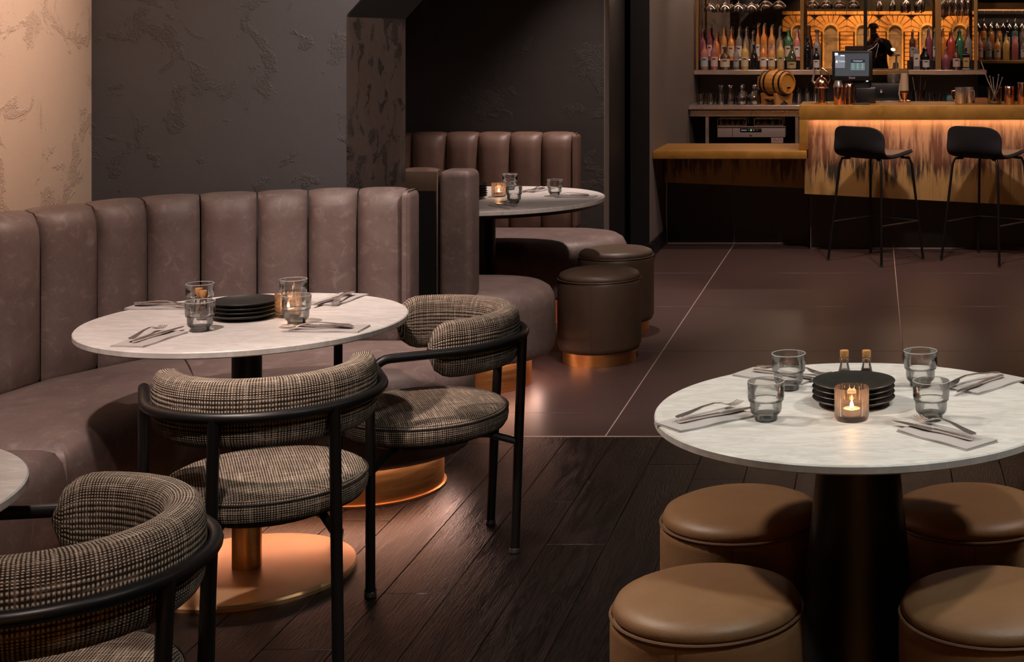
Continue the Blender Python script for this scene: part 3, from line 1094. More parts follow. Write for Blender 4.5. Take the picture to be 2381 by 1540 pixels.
def cruet(label, x, y, fill):
    t = thing('cork_bottle', label, 'bottle', (x, y, TH), 0, 'small corked seasoning bottles')
    MB().lathe([(0.0165, 0.0), (0.0185, 0.002), (0.0185, 0.010), (0.0165, 0.026), (0.0115, 0.046), (0.0098, 0.054), (0.0098, 0.060), (0.0122, 0.062), (0.0122, 0.066), (0.0105, 0.067), (0.0088, 0.066), (0.0086, 0.052), (0.0150, 0.026), (0.017, 0.010), (0.016, 0.004), (0.0, 0.0035)], 32, caps=(True, False)).build('glass_body', 'glass_clear', t)
    MB().lathe([(0.0155, 0.0042), (0.0166, 0.010), (0.0146, 0.026), (0.0108, 0.040), (0.0, 0.0415)], 28, caps=(True, False)).build('seasoning', fill, t)
    MB().lathe([(0.0080, 0.056), (0.0086, 0.066), (0.0102, 0.068), (0.0104, 0.083), (0.0098, 0.0845), (0.0, 0.0848)], 24, caps=(True, False)).build('cork', 'cork', t)
    return t


def ribbon(pts, th):
    """pts: (x, y_centre, half_width, z)"""
    b = MB()
    rows = []
    for x, yc, hw, z in pts:
        rows.append([(x, yc - hw, z), (x, yc, z + th * 0.35), (x, yc + hw, z), (x, yc + hw * 0.9, z - th), (x, yc - hw * 0.9, z - th)])
    b.grid(rows, False, True, caps=True)
    return b


_cut = {}


def fork(label, x, y, z, rz, group, tilt=0.0):
    if 'f' not in _cut:
        b = ribbon([(-0.095, 0, 0.006, 0.001), (-0.088, 0, 0.0095, 0.0015), (-0.06, 0, 0.0075, 0.005), (-0.02, 0, 0.0042, 0.0115), (0.015, 0, 0.0035, 0.0135), (0.038, 0, 0.0045, 0.0105), (0.047, 0, 0.0095, 0.0065), (0.056, 0, 0.0118, 0.0035)], 0.0018)
        for k in range(4):
            yc = -0.0095 + 0.00633 * k
            b2 = ribbon([(0.052, yc, 0.0020, 0.0048), (0.068, yc, 0.0017, 0.0014), (0.085, yc, 0.0014, 0.0028), (0.098, yc, 0.0008, 0.0065)], 0.0016)
            b.add(b2.v, b2.f)
        o = b.build('fork', 'cutlery_steel', None, True, 50)
        _cut['f'] = o
    else:
        o = _cut['f'].copy()
        COL.objects.link(o)
    o.location = (x, y, z)
    o.rotation_euler = (0, tilt, rz)
    return tag(o, label, 'fork', group)


def knife(label, x, y, z, rz, group, tilt=0.0):
    t = thing('knife', label, 'knife', (x, y, z), rz, group)
    t.rotation_euler = (0, tilt, rz)
    if 'k' not in _cut:
        a = ribbon([(-0.105, 0, 0.004, 0.0035), (-0.10, 0, 0.0070, 0.0045), (-0.06, 0, 0.0062, 0.0050), (-0.02, 0, 0.0050, 0.0052), (-0.005, 0, 0.0058, 0.0050)], 0.0042).build('handle', 'cutlery_steel', t, True, 50)
        c = ribbon([(-0.006, 0, 0.0050, 0.0042), (0.01, 0.001, 0.0078, 0.0040), (0.06, 0.001, 0.0082, 0.0038), (0.09, 0.002, 0.0062, 0.0036), (0.105, 0.0045, 0.0012, 0.0034)], 0.0014).build('blade', 'cutlery_steel', t, True, 50)
        _cut['k'] = (a, c)
    else:
        for o in _cut['k']:
            q = o.copy()
            COL.objects.link(q)
            q.parent = t
    return t


_nap = {}


def napkin(label, x, y, rz, group):
    t = thing('napkin', label, 'napkin', (x, y, TH), rz, group)
    if 'a' not in _nap:
        for k, (z0, z1, ins, nm) in enumerate(((0.0003, 0.0026, 0.0, 'lower_fold'), (0.0027, 0.0056, 0.0015, 'upper_fold'))):
            n_, m_ = 20, 8
            top, bot = [], []
            for i in range(n_ + 1):
                rt, rb = [], []
                for j in range(m_ + 1):
                    px = (-0.1 + ins) + (0.2 - 2 * ins) * i / n_
                    py = (-0.048 + ins) + (0.096 - 2 * ins) * j / m_
                    wv = 0.0009 * math.sin(px * 55 + k * 2 + py * 20) * (1 if k else 0.3)
                    e = 0.0008 if (i in (0, n_) or j in (0, m_)) else 0
                    py2 = py + 0.0012 * math.sin(px * 40 + k)
                    rt.append((px, py2, z1 + wv - e))
                    rb.append((px, py2, z0 + (wv * 0.5 if k else 0)))
                top.append(rt)
                bot.append(rb)
            b = MB()
            b.grid(top)
            b.grid(bot)
            W_ = m_ + 1
            N_ = (n_ + 1) * W_
            loop = [j for j in range(W_)] + [i * W_ + m_ for i in range(1, n_ + 1)] + [n_ * W_ + j for j in range(m_ - 1, -1, -1)] + [i * W_ for i in range(n_ - 1, 0, -1)]
            for a_, c_ in zip(loop, loop[1:] + loop[:1]):
                b.f.append([a_, c_, N_ + c_, N_ + a_])
            o = b.build(nm, 'linen_grey', t, True, 50)
            _nap.setdefault('a', []).append(o)
    else:
        for o in _nap['a']:
            q = o.copy()
            COL.objects.link(q)
            q.parent = t
    return t


def place_setting(where, x, y, deg, group, flip=1, spread=0.016, fo=0.02, cross=9):
    """napkin with a fork and a knife on it; deg is the way the fork tines point"""
    a = math.radians(deg)
    dx, dy = math.cos(a), math.sin(a)
    napkin('folded grey linen napkin %s' % where, x, y, a, group + ' napkins')
    z = TH + 0.0075
    px_, py_ = x - dx * (0.085 - fo) - dy * 0.012 * flip, y - dy * (0.085 - fo) + dx * 0.012 * flip
    ka, fa = a - math.radians(4) * flip, a + math.radians(cross) * flip
    knife('steel knife lying on the napkin %s' % where, px_ + math.cos(ka) * 0.102 + math.sin(ka) * 0.010 * flip, py_ + math.sin(ka) * 0.102 - math.cos(ka) * 0.010 * flip, z - 0.0005, ka, group + ' knives')
    fork('steel fork lying on the napkin %s' % where, px_ + math.cos(fa) * 0.094, py_ + math.sin(fa) * 0.094, z + 0.0050, fa, group + ' forks', 0.036)


# ---- table with poufs
w1 = 'the table with poufs'
tumbler('smoked tumbler front left on %s' % w1, -0.233, 3.193)
tumbler('smoked tumbler back left on %s, over a fork' % w1, -0.200, 3.469)
tumbler('smoked tumbler back right on %s' % w1, 0.110, 3.499)
tumbler('smoked tumbler front right on %s' % w1, 0.1236, 3.197)
candle('lit tealight in ribbed glass before the plates on %s' % w1, -0.048, 3.197, 0.05)
plate_stack(-0.045, 3.335, 4, w1, 'plates on the table with poufs')
cruet('corked bottle of salt behind the plates on %s' % w1, -0.070, 3.50, 'salt')
cruet('corked bottle of pepper behind the plates on %s' % w1, -0.0174, 3.50, 'pepper')
place_setting('at the front left of %s' % w1, -0.362, 3.187, 42, w1, 1)
place_setting('at the back left of %s' % w1, -0.235, 3.595, -28, w1, 1)
place_setting('at the back right of %s' % w1, 0.268, 3.515, 50 + 180, w1, -1)
place_setting('at the front right of %s' % w1, 0.150, 3.055, -46 + 180, w1, -1)
# ---- table with brass foot
w2 = 'the brass-footed table'
tumbler('smoked tumbler front left on %s' % w2, -1.890, 4.150)
tumbler('smoked tumbler back left on %s, behind the corked bottles' % w2, -2.025, 4.445)
tumbler('smoked tumbler front right on %s, before the candle' % w2, -1.658, 4.249)
tumbler('smoked tumbler back right on %s' % w2, -1.775, 4.524)
candle('lit tealight in ribbed glass beside the plates on %s' % w2, -1.728, 4.365, 0.05)
plate_stack(-1.846, 4.345, 4, w2, 'plates on the brass-footed table')
cruet('corked bottle of salt on %s' % w2, -1.990, 4.362, 'salt')
cruet('corked bottle of pepper on %s' % w2, -1.957, 4.318, 'pepper')
place_setting('at the front left of %s' % w2, -1.972, 4.03, 82, w2, 1)
place_setting('at the back left of %s' % w2, -2.165, 4.515, 0, w2, -1, 0.016, 0.0)
place_setting('at the back right of %s' % w2, -1.675, 4.635, 262, w2, 1)
place_setting('at the front right of %s' % w2, -1.535, 4.172, 178, w2, 1)
# ---- rear booth table
w4 = 'the rear booth table'
tumbler('smoked tumbler nearest on %s' % w4, -1.781, 7.32)
tumbler('smoked tumbler farthest on %s, behind the candle' % w4, -1.957, 7.956)
tumbler('smoked tumbler on the right of %s' % w4, -1.651, 7.654)
candle('tealight in ribbed glass on %s' % w4, -1.93, 7.613, 0.04)
plate_stack(-2.055, 7.50, 6, w4, 'plates on the rear booth table')
place_setting('nearest on %s' % w4, -1.772, 7.155, 135, w4, -1)
place_setting('on the right of %s' % w4, -1.527, 7.59, 178, w4, 1)
place_setting('farthest on %s' % w4, -1.80, 7.91, 250, w4, 1)
# ================================================================== the bar
BZ = 1.068
bar = thing('bar_counter', 'long brass bar counter with patinated front panels and glowing light strip', 'bar')
BX0, BX1 = -0.536, 3.6
BF = 10.60
MB().rbox((BX0, BF, BZ - 0.104), (BX1, 11.235, BZ), 0.004, 2).build('bar_top', 'brass_aged', bar)
MB().rbox((BX0, BF + 0.0005, 0.7475), (BX0 + 0.062, 11.23, BZ - 0.104), 0.003, 2).build('end_post', 'brass_aged', bar)
# front panels with a sloping lower edge
pz = lambda x: 0.4265 - (x + 0.50) * 0.0525
seams = [-0.472, 0.077, 0.425, 0.98, 1.53, 2.08, 2.63, 3.18, 3.6]
for a_, c_ in zip(seams, seams[1:]):
    a2 = -0.50 if a_ == -0.472 else a_ + 0.0008
    pr = [(a2, pz(a2)), (c_ - 0.0008, pz(c_)), (c_ - 0.0008, BZ - 0.1045), (a_ + 0.0008, BZ - 0.1045)]
    if a_ == -0.472:
        pr = [(a2, pz(a2)), (c_ - 0.0008, pz(c_)), (c_ - 0.0008, BZ - 0.1045), (-0.4735, BZ - 0.1045), (-0.4735, 0.685), (a2, 0.685)]
    n = len(pr)
    b = MB()
    b.add([(x, 10.665, z) for x, z in pr] + [(x, 10.685, z) for x, z in pr], [tuple(range(n)), tuple(reversed(range(n, 2 * n)))] + [(i, (i + 1) % n, n + (i + 1) % n, n + i) for i in range(n)])
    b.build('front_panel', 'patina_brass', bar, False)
# underside and set-back tiled plinth
MB().add([(-0.50, 10.685, pz(-0.5) + 0.02), (BX1, 10.685, pz(BX1) + 0.02), (BX1, 10.92, pz(BX1) + 0.02), (-0.50, 10.92, pz(-0.5) + 0.02)], [(0, 1, 2, 3)]).build('soffit', 'tile_black', bar, False)
MB().box((-0.467, 10.90, 0.0), (BX1, 11.2, 0.47)).build('plinth', 'tile_black', bar, False)
for k, (a_, c_) in enumerate(((-0.465, 0.140), (0.146, 1.334), (1.34, 2.53), (2.536, 3.6))):
    MB().rbox((a_, 10.888, 0.004), (c_, 10.90, 0.40), 0.001, 1).build('plinth_tile', 'tile_black', bar, False)
MB().box((0.140, 10.8935, 0.0), (0.146, 10.8995, 0.40)).build('grout_line', 'grout_pale', bar, False)
MB().box((-0.466, 10.884, 0.0), (BX1, 10.8885, 0.006)).build('edge_trim', 'grout_pale', bar, False)
MB().box((-0.4665, 10.884, 0.0), (-0.462, 10.888, 0.39)).build('corner_trim', 'grout_pale', bar, False)
MB().box((-0.462, 10.618, BZ - 0.1048), (BX1, 10.632, BZ - 0.1042)).build('light_strip', 'led_bar', bar, False)

low = thing('side_counter', 'low brass side counter between the taupe wall and the bar', 'counter')
MB().rbox((-1.578, 10.55, 0.687), (-0.4815, 11.285, 0.745), 0.004, 2).build('counter_top', 'brass_aged', low)
pl = lambda x: 0.466 - (x + 1.57) * 0.0425
for a_, c_ in ((-1.57, -1.06), (-1.058, -0.505)):
    b = MB()
    pr = [(a_, pl(a_)), (c_, pl(c_)), (c_, 0.686), (a_, 0.686)]
    b.add([(x, 11.10, z) for x, z in pr] + [(x, 11.12, z) for x, z in pr], [(0, 1, 2, 3), (7, 6, 5, 4), (0, 4, 5, 1), (1, 5, 6, 2), (2, 6, 7, 3), (3, 7, 4, 0)])
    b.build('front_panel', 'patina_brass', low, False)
MB().box((-1.56, 11.165, 0.0), (-0.468, 11.26, 0.686)).build('plinth', 'tile_black', low, False)
for a_, c_ in ((-1.555, -1.056), (-1.050, -0.470)):
    MB().rbox((a_, 11.155, 0.004), (c_, 11.165, 0.47), 0.001, 1).build('plinth_tile', 'tile_black', low, False)
MB().box((-1.056, 11.159, 0.0), (-1.050, 11.166, 0.47)).build('grout_line', 'grout_pale', low, False)
MB().box((-1.561, 11.15, 0.11), (-1.555, 11.156, 0.47)).build('corner_trim', 'grout_pale', low, False)
MB().box((-1.555, 11.15, 0.0), (-0.468, 11.1555, 0.006)).build('edge_trim', 'grout_pale', low, False)


# ================================================================== bar stools
def bar_stool(label, loc, rz):
    t = thing('bar_stool', label, 'bar stool', (*loc, 0), rz, 'black shell bar stools')
    # shell: +Y is the way the sitter faces
    prof = [(0.205, 0.742, 0.150), (0.195, 0.750, 0.178), (0.16, 0.750, 0.198), (0.09, 0.740, 0.210), (0.01, 0.728, 0.216), (-0.07, 0.722, 0.220), (-0.13, 0.726, 0.224), (-0.172, 0.742, 0.226), (-0.198, 0.772, 0.226), (-0.212, 0.81, 0.226), (-0.222, 0.85, 0.225), (-0.229, 0.886, 0.219), (-0.233, 0.912, 0.204), (-0.236, 0.930, 0.178), (-0.238, 0.941, 0.140), (-0.238, 0.945, 0.095)]
    rows = []
    M2 = 16
    for s, z, hw in prof:
        row = []
        k = min(1.0, max(0.0, (z - 0.735) / 0.12)) if s < 0 else 0.0
        for j in range(M2 + 1):
            q = -1 + 2 * j / M2
            x = hw * (0.35 * q + 0.65 * math.sin(q * PI / 2))
            wrap = 0.055 * k * (abs(x) / 0.226) ** 2.2
            lift = (0.012 * abs(q) ** 3 if s > -0.1 else 0.012 * abs(q) ** 3 * (1 - k))
            row.append((x, s + wrap, z + lift))
        rows.append(row)
    b = MB()
    b.grid(rows)
    sh = b.build('shell', 'fabric_black', t, True, 80)
    md = sh.modifiers.new('thickness', 'SOLIDIFY')
    md.thickness = 0.022
    md.offset = 0
    md = sh.modifiers.new('smooth', 'SUBSURF')
    md.levels = md.render_levels = 1
    rows2 = []
    for s, z, hw in prof[1:7]:
        rows2.append([(hw * 0.93 * math.sin((-1 + 2 * j / M2) * PI / 2 * 0.98), s - 0.004, z + 0.0145 + 0.012 * abs(-1 + 2 * j / M2) ** 3) for j in range(M2 + 1)])
    pd = MB().grid(rows2).build('seat_sheen_pad', 'sheen_brown', t, True, 80)  # layer added over the shell to carry the painted sheen
    md = pd.modifiers.new('thickness', 'SOLIDIFY')
    md.thickness = 0.006
    tops = {}
    for sx in (-1, 1):
        for sy in (-1, 1):
            foot = V(sx * 0.24, sy * 0.23, 0.0)
            top = V(sx * 0.185, sy * 0.165, 0.70)
            inn = V(sx * 0.12, sy * 0.13, 0.716)
            tops[(sx, sy)] = (foot, top)
            pth = [foot + V(0, 0, 0.004), foot.lerp(top, 0.35), foot.lerp(top, 0.7), foot.lerp(top, 0.96), top + V(-sx * 0.012, -sy * 0.006, 0.012), inn]
            lg = MB().tube(pth, 0.0095, 10).build('leg', 'metal_black', t)
            MB().lathe([(0.011, 0.0), (0.011, 0.012)], 10, M=Matrix.Translation(foot)).build('foot_cap', 'rubber_grey', lg)
    fr = 0.27 / 0.70
    for (a_, c_) in (((-1, -1), (-1, 1)), ((1, -1), (1, 1)), ((-1, 1), (1, 1))):
        p, q = tops[a_][0].lerp(tops[a_][1], fr), tops[c_][0].lerp(tops[c_][1], fr)
        MB().tube([p, q], 0.007, 8).build('foot_rail', 'metal_black' if a_ != (-1, 1) else 'metal_black', t)
    return t


ra = math.atan2(0.77, 0.638) - PI / 2
bar_stool('black shell bar stool on the left, before the glowing brass bar', (0.013, 10.335), ra)
bar_stool('black shell bar stool on the right, before the glowing brass bar', (0.80, 10.335), ra + 0.03)

# ================================================================== back bar
SZ = 1.265          # upper steel shelf, top face
WZ = 0.974          # steel worktop, top face
bb = thing('back_bar', 'steel and brass back bar with mirror, shelves and hanging rail behind the counter', 'back bar')
MB().rbox((-1.578, 12.58, WZ - 0.037), (0.93, 13.34, WZ), 0.003, 1).build('worktop', 'steel', bb)
MB().rbox((-1.578, 12.66, WZ - 0.10), (0.93, 12.69, WZ - 0.045), 0.003, 1).build('apron', 'steel', bb)
MB().rbox((-1.578, 12.97, SZ - 0.041), (-0.47, 13.34, SZ), 0.003, 1).build('shelf', 'steel', bb)
MB().rbox((-0.468, 13.0, SZ - 0.045), (0.300, 13.34, SZ - 0.004), 0.003, 1).build('shelf', 'brass_post', bb)
MB().rbox((0.302, 12.97, SZ - 0.041), (0.99, 13.34, SZ), 0.003, 1).build('shelf', 'steel', bb)
MB().rbox((-1.578, 13.19, SZ), (-0.64, 13.335, SZ + 0.08), 0.003, 1).build('bottle_step', 'metal_black', bb)
MB().rbox((0.302, 13.19, SZ), (0.95, 13.335, SZ + 0.08), 0.003, 1).build('bottle_step', 'metal_black', bb)
MB().box((-1.578, 13.34, 0.0), (0.94, 13.355, SZ)).build('splashback', 'tile_black', bb, False)
for x, wd in ((-1.553, 0.022), (-0.632, 0.030), (-0.076, 0.030), (0.565, 0.052), (0.895, 0.030)):
    MB().rbox((x - wd / 2, 12.985, SZ), (x + wd / 2, 13.015, 2.2), 0.002, 1).build('post', 'brass_post' if x != -0.076 else 'metal_black', bb)
for x0, x1 in ((-1.445, -1.415), (-0.675, -0.645), (0.30, 0.33)):
    MB().rbox((x0, 12.68, 0.02), (x1, 12.72, WZ - 0.05), 0.002, 1).build('leg', 'steel', bb)
MB().box((-1.578, 13.1, 0.0), (0.93, 13.33, 0.9)).build('under_counter', 'paint_black', bb, False)
MB().rbox((-1.578, 12.96, 2.04), (0.91, 13.34, 2.075), 0.003, 1).build('upper_shelf', 'brass_post', bb)
for y in (13.03, 13.10, 13.20, 13.27):
    MB().box((-1.54, y - 0.004, 1.985), (0.88, y + 0.004, 1.992)).build('hanging_rail', 'brass_post', bb, False)
MB().box((-1.53, 12.98, 2.030), (0.88, 12.996, 2.038)).build('light_strip', 'led_shelf', bb, False)
MB().box((-1.53, 13.312, SZ + 0.085), (-0.65, 13.322, SZ + 0.087)).build('light_strip', 'led_step', bb, False)


def mirror_mat():
    m = NT('antique_mirror')
    c = m.coord()
    nz = m.noise(c, 4.5, 8, 0.7, 1.2)
    k = m.ramp(nz, [(0.50, g(0)), (0.66, g(1))])
    gl = m.n('BsdfGlossy', i={'Color': (0.72, 0.66, 0.60, 1), 'Roughness': 0.012})
    df = m.n('BsdfDiffuse', i={'Color': (0.045, 0.028, 0.02, 1)})
    mx = m.n('MixShader', i={0: m.math('MULTIPLY', k, 0.55), 1: gl.outputs[0], 2: df.outputs[0]})
    m.t.links.new(mx.outputs[0], m.out.inputs[0])


mirror_mat()
mx_ = [-1.575, -1.10, -0.632, -0.02, 0.565, 0.94]
for a_, c_ in zip(mx_, mx_[1:]):
    for z0, z1 in ((SZ + 0.001, 1.5705), (1.5725, 2.6)):
        MB().box((a_ + 0.001, 13.342, z0), (c_ - 0.001, 13.350, z1)).build('mirror_pane', 'antique_mirror', bb, False)


# ------------------------------------------------------------------ bottles
def glassy(name, col, alpha=0.55, rough=0.08):
    """coloured spirit in its bottle: part see-through, part coloured body"""
    m = NT(name)
    m.set(Base_Color=col, Roughness=rough)
    m.bsdf.inputs['Coat Weight'].default_value = 0.5
    tr = m.n('BsdfTransparent', i={'Color': tuple(min(1, c * 1.5 + 0.1) for c in col)})
    mx = m.n('MixShader', i={0: alpha, 1: tr.outputs[0], 2: m.bsdf.outputs[0]})
    m.t.links.new(mx.outputs[0], m.out.inputs[0])


SPIR = {'clear': (0.42, 0.36, 0.33), 'pink': (0.56, 0.24, 0.19), 'rose': (0.46, 0.17, 0.17), 'magenta': (0.30, 0.09, 0.12), 'orange': (0.68, 0.26, 0.06), 'amber': (0.60, 0.30, 0.09), 'yellow': (0.66, 0.44, 0.13), 'red': (0.48, 0.08, 0.05), 'green': (0.06, 0.20, 0.11), 'olive': (0.05, 0.055, 0.025), 'brown': (0.08, 0.032, 0.018), 'black': (0.010, 0.009, 0.011), 'teal': (0.10, 0.24, 0.26)}
for k_, c_ in SPIR.items():
    glassy('spirit_' + k_, c_, 0.4 if k_ == 'clear' else (0.97 if k_ in ('black', 'brown', 'olive') else 0.72))
LAB = {'cream': (0.62, 0.50, 0.34), 'white': (0.66, 0.60, 0.57), 'palepink': (0.66, 0.44, 0.40), 'paleblue': (0.40, 0.48, 0.52), 'gold': (0.52, 0.33, 0.12), 'grey': (0.34, 0.32, 0.32), 'dark': (0.03, 0.03, 0.035), 'ochre': (0.46, 0.34, 0.16)}
for k_, c_ in LAB.items():
    simple('label_' + k_, tuple(v_ * 0.8 for v_ in c_), 0.7)
simple('print_dark', (0.05, 0.035, 0.03), 0.8)

SHAPES = {   # (r, z) fractions of radius and height
    'tall': [(0.92, 0.0), (1, 0.02), (1, 0.60), (0.92, 0.66), (0.55, 0.74), (0.36, 0.80), (0.34, 0.93), (0.40, 0.935), (0.40, 0.96), (0.0, 0.96)],
    'wine': [(0.92, 0.0), (1, 0.02), (1, 0.56), (0.90, 0.64), (0.60, 0.72), (0.40, 0.78), (0.37, 0.94), (0.44, 0.945), (0.44, 0.96), (0.0, 0.96)],
    'squat': [(0.90, 0.0), (1, 0.03), (1, 0.48), (0.90, 0.58), (0.60, 0.66), (0.34, 0.71), (0.30, 0.92), (0.36, 0.93), (0.36, 0.96), (0.0, 0.96)],
    'bell': [(0.96, 0.0), (1, 0.04), (0.96, 0.34), (0.80, 0.54), (0.50, 0.68), (0.30, 0.76), (0.28, 0.92), (0.36, 0.93), (0.36, 0.96), (0.0, 0.96)],
    'square': [(1.0, 0.0), (1.06, 0.02), (1.06, 0.64), (0.98, 0.69), (0.50, 0.73), (0.36, 0.76), (0.34, 0.92), (0.42, 0.93), (0.42, 0.96), (0.0, 0.96)],
}
BADJ = {'clear': 'clear', 'pink': 'pink', 'rose': 'rose pink', 'magenta': 'purple', 'orange': 'orange', 'amber': 'amber', 'yellow': 'yellow', 'red': 'red', 'green': 'green', 'olive': 'olive green', 'brown': 'dark brown', 'black': 'black', 'teal': 'teal'}
LADJ = {'cream': 'cream', 'white': 'white', 'palepink': 'pale pink', 'paleblue': 'pale blue', 'gold': 'gold', 'grey': 'grey', 'dark': 'dark', 'ochre': 'ochre', None: None}
_bm = {}


def bottle(x, y, z, kind, col, lab, R, H, where, group, pour=True):
    lbl = '%s bottle%s, %s' % (BADJ[col], (' with %s label' % LADJ[lab]) if lab else '', where)
    t = thing('spirit_bottle', lbl, 'bottle', (x, y, z), 0, group)
    seg = 4 if kind == 'square' else 20
    M = Matrix.Rotation(PI / 4, 4, 'Z') if seg == 4 else None
    rs = R * 1.30 if seg == 4 else R
    MB().lathe([(r * rs if (k < 4 or seg != 4) else r * R, h * H) for k, (r, h) in enumerate(SHAPES[kind])], 20 if seg == 20 else 4, M=M, caps=(True, False)).build('glass_body', 'spirit_' + col, t, True, 45)
    if lab:
        z0, z1 = (0.12, 0.46) if kind != 'bell' else (0.06, 0.30)
        if seg == 4:
            lo = MB().box((-R * 0.80, -R * 0.985, z0 * H), (R * 0.80, -R * 0.965, (z1 + 0.08) * H)).build('label', 'label_' + lab, t, False)
            fr = -R * 0.99
        else:
            lo = MB().lathe([(R * 1.02, z0 * H), (R * 1.02, z1 * H)], 14, caps=(False, False), a0=-PI / 2 - 1.15, a1=-PI / 2 + 1.15).build('label', 'label_' + lab, t)
            fr = -R * 1.03
        MB().box((-R * 0.42, fr - 0.0008, (z1 - 0.10) * H), (R * 0.42, fr - 0.0002, (z1 - 0.055) * H)).build('print', 'print_dark' if lab != 'dark' else 'label_cream', lo, False)
    if pour:
        MB().tube([(0, 0, H * 0.955), (0, 0, H * 1.0), (0.004, 0, H * 1.04), (0.008, -0.002, H * 1.08)], [0.0075, 0.0065, 0.0034, 0.0028], 8).build('pourer', 'steel', t)
    else:
        MB().lathe([(R * 0.44, H * 0.93), (R * 0.44, H * 0.99), (0.0, H * 0.995)], 14, caps=(True, False)).build('cap', 'label_dark', t)
    return t


def PX(px, y):
    return (px - 2032) * y / 3440.0


YF, YR = 13.055, 13.255
Gf, Gr = 'spirit bottles on the lower step', 'spirit bottles on the raised step'
front = [(1638, 'tall', 'pink', 'paleblue', 0.036, 0.24), (1661, 'tall', 'rose', 'palepink', 0.034, 0.25), (1686, 'squat', 'brown', 'cream', 0.046, 0.21), (1712, 'tall', 'clear', 'grey', 0.028, 0.21), (1732, 'tall', 'yellow', 'cream', 0.036, 0.25), (1753, 'bell', 'black', None, 0.040, 0.23), (1775, 'tall', 'orange', 'white', 0.032, 0.24), (1794, 'squat', 'amber', 'cream', 0.034, 0.24), (1815, 'tall', 'yellow', 'ochre', 0.034, 0.27), (1841, 'bell', 'olive', 'ochre', 0.044, 0.23)]
rear = [(1633, 'tall', 'magenta', None, 0.032, 0.27), (1650, 'wine', 'magenta', 'palepink', 0.034, 0.30), (1666, 'squat', 'orange', None, 0.036, 0.24), (1683, 'tall', 'amber', 'cream', 0.034, 0.29), (1700, 'squat', 'orange', 'cream', 0.036, 0.28), (1718, 'tall', 'clear', 'white', 0.032, 0.28), (1735, 'wine', 'clear', None, 0.033, 0.28), (1750, 'bell', 'clear', None, 0.036, 0.25), (1759, 'tall', 'amber', 'white', 0.026, 0.31), (1776, 'tall', 'orange', 'gold', 0.032, 0.31), (1794, 'wine', 'amber', 'palepink', 0.033, 0.30), (1813, 'squat', 'clear', None, 0.036, 0.29), (1833, 'tall', 'green', 'cream', 0.034, 0.28), (1853, 'wine', 'pink', 'white', 0.030, 0.27)]


def fit(rows, y, ci, pi):
    """slim neighbouring bottles until they stand clear of each other"""
    rows = [list(r) for r in rows]
    for _ in range(4):
        for a_, b_ in zip(rows, rows[1:]):
            gap = abs(b_[pi] - a_[pi]) * y / 3440.0 - 0.002
            tot = (a_[ci] + b_[ci]) * 1.06
            if tot > gap:
                a_[ci] *= gap / tot
                b_[ci] *= gap / tot
    return [tuple(r) for r in rows]


front = fit(front, YF, 4, 0)
rear = [(q_[0] + (3 if q_[0] == 1759 else 0), *q_[1:]) for q_ in rear]
rear = fit(rear, YR, 4, 0)
NTH = ['first', 'second', 'third', 'fourth', 'fifth', 'sixth', 'seventh', 'eighth', 'ninth', 'tenth', 'eleventh', 'twelfth', 'thirteenth', 'fourteenth', 'fifteenth', 'sixteenth']
for k, (px, kd, cl, lb, R, H) in enumerate(front):
    bottle(PX(px, YF), YF, SZ + 0.0005, kd, cl, lb, R, H, '%s from left, front row above the barrel' % NTH[k], Gf)
for k, (px, kd, cl, lb, R, H) in enumerate(rear):
    bottle(PX(px, YR), YR, SZ + 0.0805, kd, cl, lb, R, H, '%s from left, back row above the barrel' % NTH[k], Gr)
mid = [(1877, 13.06, 'wine', 'black', None, 0.036, 0.30), (1898, 13.06, 'tall', 'black', 'white', 0.030, 0.20), (1899, 13.25, 'squat', 'clear', None, 0.040, 0.36), (1880, 13.25, 'wine', 'brown', 'palepink', 0.029, 0.40)]
for k, (px, y, kd, cl, lb, R, H) in enumerate(mid):
    bottle(PX(px, y), y, SZ - 0.0035, kd, cl, lb, R, H, ['nearest the brass post left of the till screen', 'short, left of the till screen', 'tall and round, behind the shorter bottle by the till', 'tall, behind the black bottle by the till'][k], 'spirit bottles left of the till', False)
rf = [(2131, 'square', 'clear', 'white', 0.030, 0.26), (2153, 'tall', 'black', 'white', 0.034, 0.19), (2200, 'squat', 'magenta', None, 0.040, 0.19), (2224, 'squat', 'brown', 'palepink', 0.036, 0.22), (2246, 'square', 'black', 'gold', 0.034, 0.20)]
rr = [(2122, 'tall', 'brown', 'grey', 0.026, 0.26), (2160, 'tall', 'magenta', None, 0.044, 0.28), (2173, 'wine', 'clear', 'white', 0.030, 0.27), (2193, 'wine', 'orange', None, 0.030, 0.27), (2212, 'tall', 'red', None, 0.038, 0.26), (2232, 'tall', 'green', None, 0.034, 0.27), (2252, 'squat', 'clear', None, 0.038, 0.29)]
rf, rr = fit(rf, YF, 4, 0), fit(rr, YR, 4, 0)
for k, (px, kd, cl, lb, R, H) in enumerate(rf):
    bottle(PX(px, YF), YF, SZ + 0.0005, kd, cl, lb, R, H, '%s from left, front row right of arches' % NTH[k], Gf)
for k, (px, kd, cl, lb, R, H) in enumerate(rr):
    bottle(PX(px, YR), YR, SZ + 0.0805, kd, cl, lb, R, H, '%s from left, back row right of arches' % NTH[k], Gr)

